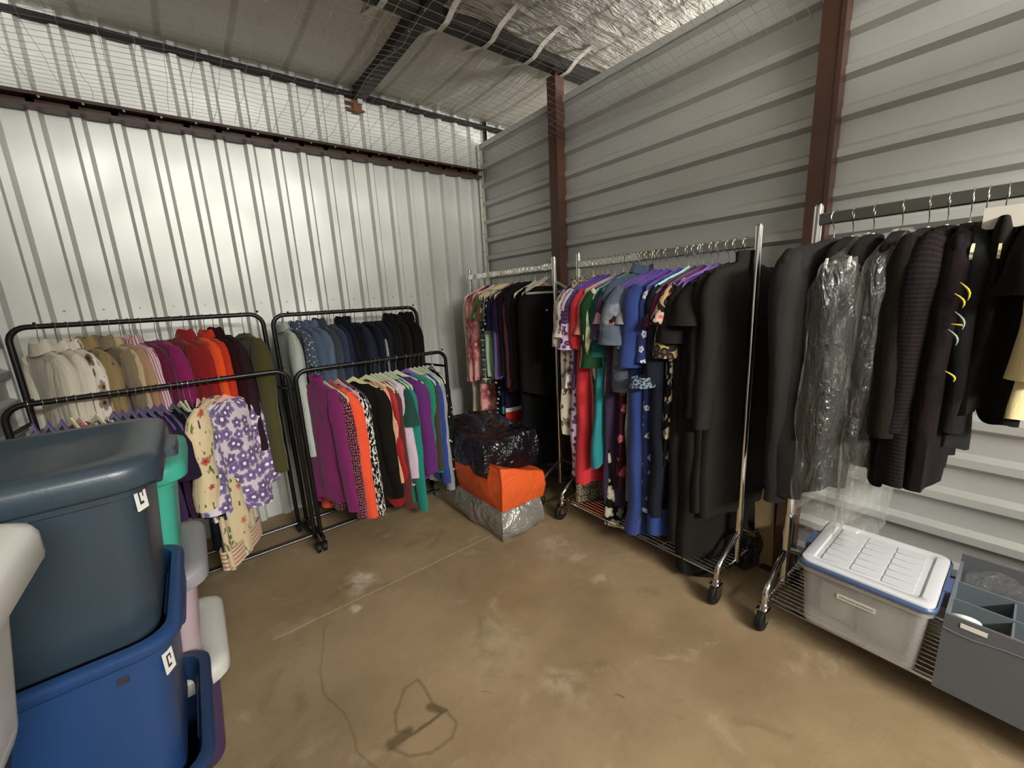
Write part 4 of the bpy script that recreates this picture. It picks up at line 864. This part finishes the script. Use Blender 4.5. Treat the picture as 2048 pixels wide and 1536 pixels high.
# ================================================================== bags, totes, bin, organizer
def soft_box(sx, sy, sz, seed, n=14, amp=.012, pinch=.9, sagz=.02, freq=7, dent=0):
    """crumpled box bag, base at z=0, centred in x, y; returns MB"""
    m = MB()
    def P(u, v, w):
        x, y, z = (u-.5)*sx, (v-.5)*sy, w*sz
        e = 4*u*(1-u), 4*v*(1-v), 4*w*(1-w)
        x *= 1-.05*(1-e[2])*(1-.0); y *= 1-.03*(1-e[2])
        x += .02*math.copysign(1, u-.5)*e[2]*e[1]*(abs(u-.5) > .49); y += .02*math.copysign(1, v-.5)*e[2]*e[0]*(abs(v-.5) > .49)
        d = noise.noise_vector((x*freq, y*freq, z*freq+seed))*amp + noise.noise_vector((x*freq*2.7, y*freq*2.7, z*freq*2.7+seed))*amp*.45
        z2 = z - sagz*w*e[0]*e[1]*1.6 + dent*w*(.5-u)
        k = .25 if w < .02 else 1
        return (x+d.x, y+d.y, max(0.0, z2+d.z*k) if w > .02 else .002)
    for ax in range(3):
        for s in (0, 1):
            vs = []; fs = []
            for i in range(n+1):
                for j in range(n+1):
                    a, b = i/n, j/n; p = [0, 0, 0]; p[ax] = s; p[(ax+1) % 3] = a; p[(ax+2) % 3] = b; vs.append(P(*p))
            for i in range(n):
                for j in range(n):
                    q = (i*(n+1)+j, (i+1)*(n+1)+j, (i+1)*(n+1)+j+1, i*(n+1)+j+1); fs.append(q if s else q[::-1])
            m.add(vs, fs)
    seam = [[P(u, v, w/10) for w in range(11)] for u in (0, 1) for v in (0, 1)] + [[P(u, t/12, 1) for t in range(13)] for u in (0, 1)] + [[P(t/12, v, 1) for t in range(13)] for v in (0, 1)]
    return m, seam
def bag(name, label, loc, rz, size, seed, mat, pipe=None, group=None, **kw):
    t = thing(name, label, 'bag', loc, rz, group)
    m, seam = soft_box(*size, seed, **kw)
    o = m.obj('bag_body', mat, t, 70)
    bpy.context.view_layer.update()
    for p in seam:
        q = MB(); q.tube(p, .003, 5); q.obj('seam_piping', pipe or mat, t, 70)
    return t
def bagmat(name, col, rough, metal, sc=9, st=.7, spec=.5):
    N = NT(name); c = N.co(); N.set(N.mix(N.noise(c, 5, 3), tuple(x*.85 for x in rgb(col)[:3])+(1,), col), rough, metal, spec)
    a = N.noise(c, sc, 4, .55, dist=1.4); N.bump(a, st, .05); return N.m
silver = bagmat('silver_foil_bag', '#a5a39c', .32, .55, 7, .7)
orange = bagmat('orange_vinyl_bag', '#dc5c2a', .38, 0, 5, .3)
blackb = bagmat('black_vinyl_bag', '#141016', .22, 0, 7, .8, .6)
bag('storage_bag', 'silver foil zip bag at the bottom of the corner pile', (-.83, -.985, 0), math.radians(1), (.33, .84, .185), 1, silver, freq=8, amp=.014)
bag('storage_bag', 'bright orange zip bag between the silver and black bags', (-.795, -.985, .172), math.radians(0), (.35, .80, .235), 2, orange, simple('orange_piping', '#a83c14', .5), amp=.010, dent=.12, sagz=.03)
t = bag('storage_bag', 'shiny black zip bag on top of the orange bag', (-.77, -.92, .36), math.radians(-3), (.42, .70, .235), 3, blackb, amp=.018, sagz=.04)
navys = simple('navy_strap', '#1b2230', .6)
for x, s in ((-.12, 1), (.10, -1)):
    q = MB(); q.loft([[(x+.05*s*math.sin(k*PI/10)*.6, -.2+.4*k/10, .262+.055*math.sin(PI*k/10)+.012*noise.noise((k*.7, s, 3))), (x+.03+.05*s*math.sin(k*PI/10)*.9, -.2+.4*k/10, .268+.05*math.sin(PI*k/10))] for k in range(11)], closed=False)
    o = q.obj('strap', navys, t, 60); md = o.modifiers.new('thick', 'SOLIDIFY'); md.thickness = .004

# plastic storage totes
def plast(name, col, rough=.42, trans=0):
    N = NT(name); c = N.co(); N.set(N.mix(N.noise(c, 6, 4), tuple(x*.94 for x in rgb(col)[:3])+(1,), col), rough, 0, .5)
    N.bump(N.noise(c, 300, 2), .06, .005)
    if trans: N.set(Subsurface_Weight=.0, Transmission_Weight=trans)
    return N.m
P = {'slate': plast('slate_blue_plastic', '#2a3741', .36), 'blue': plast('cobalt_blue_plastic', '#1d3a66', .38), 'navy': plast('navy_plastic', '#1b3153', .4), 'teal': plast('teal_plastic', '#3a9d88', .4),
     'lilac': plast('milky_lilac_plastic', '#b9a3ad', .4, .15), 'greylilac': plast('grey_lilac_plastic', '#8d8c92', .4, .1), 'purple': plast('purple_plastic', '#43305c', .4), 'white': plast('milky_white_plastic', '#c9c9c4', .35, .12), 'black': plast('black_plastic', '#0d0d10', .5)}
stick = simple('white_sticker', '#d0d0cc', .6); mark = simple('sticker_print', '#22252b', .6)
def tote(label, x, y, z0, hx, hy, h, body, lid=None, sticker=None, handles=True, rz=0, taper=.90, group=None, end_tabs=True):
    """x, y centre; z0 base"""
    t = thing('storage_tote', label, 'storage tote', (x, y, z0), rz, group)
    r = .055; b = MB(); ex, ey = hx-.03, hy-.03
    T = taper
    lv = [(0, ex*T-.012, ey*T-.012, r), (.004, ex*T-.004, ey*T-.004, r), (.016, ex*T, ey*T, r)]
    for k in range(1, 5): f = k/4; lv.append((.016+(h-.075)*f, ex*lerp(T, 1, f), ey*lerp(T, 1, f), r))
    rings = [rr(a, c, rd, z) for z, a, c, rd in lv]
    rings += [rr(ex+.008, ey+.008, r, h-.055), rr(ex+.010, ey+.010, r, h-.03), rr(ex+.026, ey+.026, r+.012, h-.026), rr(hx, hy, r+.012, h-.020), rr(hx, hy, r+.012, h-.006), rr(hx-.006, hy-.006, r+.01, h), rr(ex+.006, ey+.006, r, h), rr(ex, ey, r, h-.012),
              rr(ex*(T+.02)-.004, ey*(T+.02)-.004, r, .022), ]
    b.loft(rings, True, True); b.obj('tote_body', body, t, 45)
    if handles:
        for s in (1, -1):
            q = MB(); q.loft([rr(.012, .085, .01, h-.075, s*(ex+.012)), rr(.016, .095, .012, h-.06, s*(ex+.012)), rr(.018, .1, .012, h-.024, s*(ex+.012))], True, True); q.obj('handle', body, t, 45)
    if lid:
        l = MB(); e = .007
        l.loft([rr(hx+e-.003, hy+e-.003, .07, h-.034), rr(hx+e, hy+e, .07, h-.030), rr(hx+e, hy+e, .07, h+.002), rr(hx+e-.004, hy+e-.004, .068, h+.012), rr(hx-.012, hy-.012, .06, h+.020), rr(hx-.05, hy-.05, .05, h+.021), rr(hx-.068, hy-.068, .045, h+.008), rr(hx-.16, hy-.085, .04, h+.006)], False, True)
        lo = l.obj('lid', lid, t, 45)
        for s in ((1, -1) if end_tabs else ()):
            q = MB(); q.loft([rr(.018, .06, .01, h-.03, s*(hx+e+.004)), rr(.018, .06, .01, h-.008, s*(hx+e+.002))], True, True); q.obj('latch_tab', lid, lo, 45)
    if sticker:
        sx, sz = sticker
        q = MB().box((-.013, -.0015, -.026), (.013, .0015, .026)); so = q.obj('sticker', stick, t, None, (ex-r+(r+.002)*math.cos(math.radians(sx)), -(ey-r)-(r+.002)*math.sin(math.radians(sx)), sz), 'white sticker')
        so.rotation_euler = (0, 0, math.radians(90-sx))
        for (u0, u1, w0, w1) in ((-.007, -.004, -.014, .014), (-.004, .005, .010, .014), (.003, .005, .000, .010), (-.004, .003, -.014, -.009)):
            q = MB().box((u0, -.0022, w0), (u1, -.001, w1)); q.obj('sticker_print', mark, so, None)
    return t
tote('navy tote at the bottom of the front stack of bins', -2.70, -1.985, 0, .325, .225, .46, P['navy'])
bt = tote('cobalt blue open tote under the slate one', -2.70, -1.995, .40, .325, .23, .42, P['blue'], sticker=(30, .335))
q = MB().box((.215, -.2035, .345), (.232, -.195, .362)); q.obj('latch_slot', mark, bt, None, label='dark square slot')
tl = tote('slate blue lidded tote on top of the front stack', -2.68, -1.985, .785, .325, .225, .385, P['slate'], P['slate'], sticker=(30, .315))
q = MB().box((-.31, -.165, .398), (-.13, -.158, .400)); q.obj('lid_streak', simple('pale_streak', '#b8b48f', .5), tl, None, label='thin pale mark')  # thin pale strip lying on the lid
tote('purple tote with a milky white lid, lowest of the rear stack', -2.657, -1.59, 0, .315, .215, .375, P['purple'], P['white'], handles=False, end_tabs=False)
tote('milky lilac tote with grey lid in the middle of the rear stack', -2.660, -1.59, .384, .315, .205, .315, P['lilac'], P['greylilac'], handles=False, end_tabs=False)
tote('teal green lidded tote on top of the rear stack', -2.656, -1.575, .708, .315, .205, .318, P['teal'], P['teal'], handles=False, end_tabs=False)
# near left stack: milky tote standing on a dark one
wx, wy = -2.752, -2.53
tote('black lidded tote on the floor at the left edge', -2.79, -2.53, 0, .225, .185, .46, P['black'], P['black'], end_tabs=False, handles=False)
tote('black lidded tote carrying the milky white one at the left edge', -2.79, -2.53, .485, .225, .185, .385, P['black'], P['black'], end_tabs=False, handles=False)
tote('milky white translucent tote at the left edge of the picture', wx, wy, .895, .275, .195, .265, P['white'], P['white'], handles=False, end_tabs=False)

# clear bin with blue-rimmed lid on the nearest rack
def clear_bin_mat():
    N = NT('frosted_clear_plastic'); c = N.co(); N.set('#d9d9d5', .25, 0, .5)
    tr = N.n('ShaderNodeBsdfTransparent'); tr.inputs[0].default_value = (.93, .93, .92, 1)
    f = N.math('MULTIPLY_ADD', N.noise(c, 5, 3), .16, .17)
    m = N.n('ShaderNodeMixShader', {0: f}); N.t.links.new(tr.outputs[0], m.inputs[1]); N.t.links.new(N.b.outputs[0], m.inputs[2]); N.t.links.new(m.outputs[0], N.out.inputs[0]); return N.m
frost = clear_bin_mat(); frost_lid = simple('cloudy_lid', '#c3c4c8', .22); bluer = simple('blue_lid_seal', '#47587f', .3)
BX, BY, BZ = -.362, -2.952, .139
t = thing('clear_bin', 'frosted clear bin with blue-rimmed lid on the rack shelf', 'storage bin', (BX, BY, BZ))
b = MB(); H = .262
b.loft([rr(.165, .155, .03, .001), rr(.172, .162, .03, .006), rr(.187, .176, .03, H-.03), rr(.198, .187, .034, H-.026), rr(.198, .187, .034, H-.004), rr(.19, .179, .03, H-.004), rr(.168, .158, .028, .010)], True, True)
b.obj('bin_body', frost, t, 45)
l = MB(); l.loft([rr(.200, .189, .035, H-.010), rr(.203, .192, .036, H-.006), rr(.203, .192, .036, H+.004), rr(.198, .187, .034, H+.010)]); l.obj('lid_seal', bluer, t, 45, label='blue lid seal')
l = MB(); l.loft([rr(.196, .185, .034, H+.004), rr(.194, .183, .034, H+.014), rr(.186, .175, .03, H+.018), rr(.168, .15, .02, H+.018), rr(.162, .145, .02, H+.012), rr(.150, .135, .02, H+.012)], False, True)
lo = l.obj('lid', frost_lid, t, 45)
for i in range(3):
    for j in range(6):
        x0 = -.145+.29*j/6+.003; y0 = -.130+.26*i/3+.003
        q = MB(); q.loft([rr(.29/12-.003, .26/6-.003, .004, H+z, x0+.29/12-.003, y0+.26/6-.003, 2) for z in (.011, .0155)], False, True); q.obj('lid_panel', frost_lid, lo, 45)
for y in (-.196, .196):
    q = MB().box((-.05, y-.010, H-.05), (.05, y+.010, H+.012)); q.obj('latch', bluer, t, None, label='blue latch')
lab = simple('label_paper', '#c9c6bc', .7); ink = simple('label_ink', '#77746b', .8)
q = MB(); q.box((-.001, -.055, -.010), (.001, .055, .010)); lp = q.obj('label_strip', lab, t, None, (-.1855, .005, .175), label='white printed strip'); lp.rotation_euler = (0, math.radians(-3), 0)
for k in range(16):
    q = MB().box((-.0014, .047-.006*k-.0040, -.003), (-.0008, .047-.006*k, .0035)); q.obj('label_print', ink, lp, None)
inside = [('#8e8a84', -.05, -.06, .09, .08, .17, 'grey folded clothes seen through the clear bin, left pile'), ('#b3aca4', -.02, .07, .10, .07, .14, 'pale folded clothes seen through the clear bin, right pile'), ('#6f6b68', .08, -.02, .06, .12, .19, 'dark folded clothes at the back of the clear bin')]
for c, x, y, sx, sy, h, lb in inside:
    m, _ = soft_box(sx*1.6, sy*1.6, h, x*50, 8, .006); o = m.obj('folded_clothes', simple('folded_'+c[1:], c, .9), None, 70, (BX+x, BY+y, BZ+.012)); tag(o, lb, 'clothes', 'clothes in the clear bin')

# grey felt organizer beside the bin
felt = F('grey_felt', '#55565a', var=.12, bump=.6); felt2 = F('grey_felt_inner', '#5c656b', var=.1)
OX, OY0, OY1, OZ = -.34, -3.545, -3.158, .139; ox0, ox1 = -.545, -.155
t = thing('fabric_organizer', 'grey felt organizer box with dividers at the right end of the shelf', 'organizer', ((ox0+ox1)/2, (OY0+OY1)/2, OZ)); cx, cy = (ox0+ox1)/2, (OY0+OY1)/2
HX, HY = (ox1-ox0)/2, (OY1-OY0)/2; H2 = .275
def wallp(nm, a, b, mt, rows=1):
    q = MB().box(a, b); return q.obj(nm, mt, t, None)
wallp('front_panel', (-HX, -HY, 0), (-HX+.008, HY, H2), felt); wallp('back_panel', (HX-.008, -HY, 0), (HX, HY, H2+.03), felt)
wallp('side_panel', (-HX+.008, HY-.008, 0), (HX-.008, HY, H2), felt2); wallp('side_panel', (-HX+.008, -HY, 0), (HX-.008, -HY+.008, H2), felt2); wallp('bottom_panel', (-HX+.008, -HY+.008, .001), (HX-.008, HY-.008, .01), felt)
for x in (-.07, .05): wallp('divider', (x, -HY+.008, .012), (x+.005, HY-.008, H2-.012), felt2)
for y in (.055, -.07): wallp('divider', (-HX+.009, y, .012), (.05, y+.005, H2-.02), felt2)
q = MB(); q.tube([(-HX-.001, HY*(1-k/6), H2-.05-.006*math.sin(k)) for k in range(13)], .002, 5); q.obj('stitch_line', felt2, t)
wallp('trim_tape', (-HX-.002, HY-.09, H2-.028), (-HX, HY-.035, H2-.014), simple('white_tab', '#d6d4cc', .6))
q = MB(); q.loft([[(.06+.12*u, -HY+.02+2*(HY-.02)*k/10, H2-.03+.045*math.sin(k*1.3+u*4)*.4+.02*u) for k in range(11)] for u in (0, .33, .66, 1)], closed=False); o = q.obj('plastic_sleeve', M['plastic'], None, 70, (cx, cy, OZ)); tag(o, 'crumpled clear plastic sleeve in the back pocket of the felt organizer', 'plastic sleeve')
tp = simple('white_roll', '#d2d0ca', .5); core = simple('brown_core', '#7c6650', .8)
r_ = thing('tape_roll', 'white tape roll standing in the front pocket of the felt organizer', 'tape', (-.485, -3.195, OZ+.215)); r_.rotation_euler = (0, math.radians(-35), math.radians(12))
q = MB(); q.loft([[(x, r*math.cos(2*PI*k/24), r*math.sin(2*PI*k/24)+.02) for k in range(24)] for x, r in ((-.012, .028), (-.012, .04), (.012, .04), (.012, .028), (-.012, .028))]); q.obj('roll', tp, r_, 40)
q = MB(); q.loft([[(x, .0278*math.cos(2*PI*k/24), .0278*math.sin(2*PI*k/24)+.02) for k in range(24)] for x in (-.011, .011)], True, True); q.obj('core', core, r_, 40)
for c, x, y, lb, cat in (('#a08868', -.47, -3.262, 'beige pouch in the middle front pocket of the organizer', 'pouch'), ('#b5705c', -.40, -3.30, 'salmon pink pouch in the organizer beside the beige one', 'pouch'), ('#7c3f33', -.46, -3.40, 'rust brown pouch in the organizer pocket farthest right', 'pouch')):
    m, _ = soft_box(.06, .05, .20, x*40, 8, .008); o = m.obj('pouch', simple('pouch_'+c[1:], c, .8), None, 70, (x, y, OZ+.012)); tag(o, lb, cat)

# crumpled bag and boot-like bundle on the floor behind the middle rack
m, _ = soft_box(.17, .17, .20, 21, 12, .022, freq=11); o = m.obj('crumpled_bag', bagmat('grey_black_bag', '#3a3532', .3, .2, 16, 1, .5), None, 70, (-.115, -2.37, .0)); tag(o, 'crumpled dark grey bag on the floor behind the middle rack', 'bag')
m = MB().box((-.06, -.01, 0), (.03, .01, .42)); o = m.obj('cardboard_sheet', simple('cardboard', '#8a7553', .85), None, None, (-.075, -2.475, 0)); o.rotation_euler = (0, math.radians(3), math.radians(90)); tag(o, 'strip of tan cardboard leaning on the wall by the right brown post', 'cardboard')
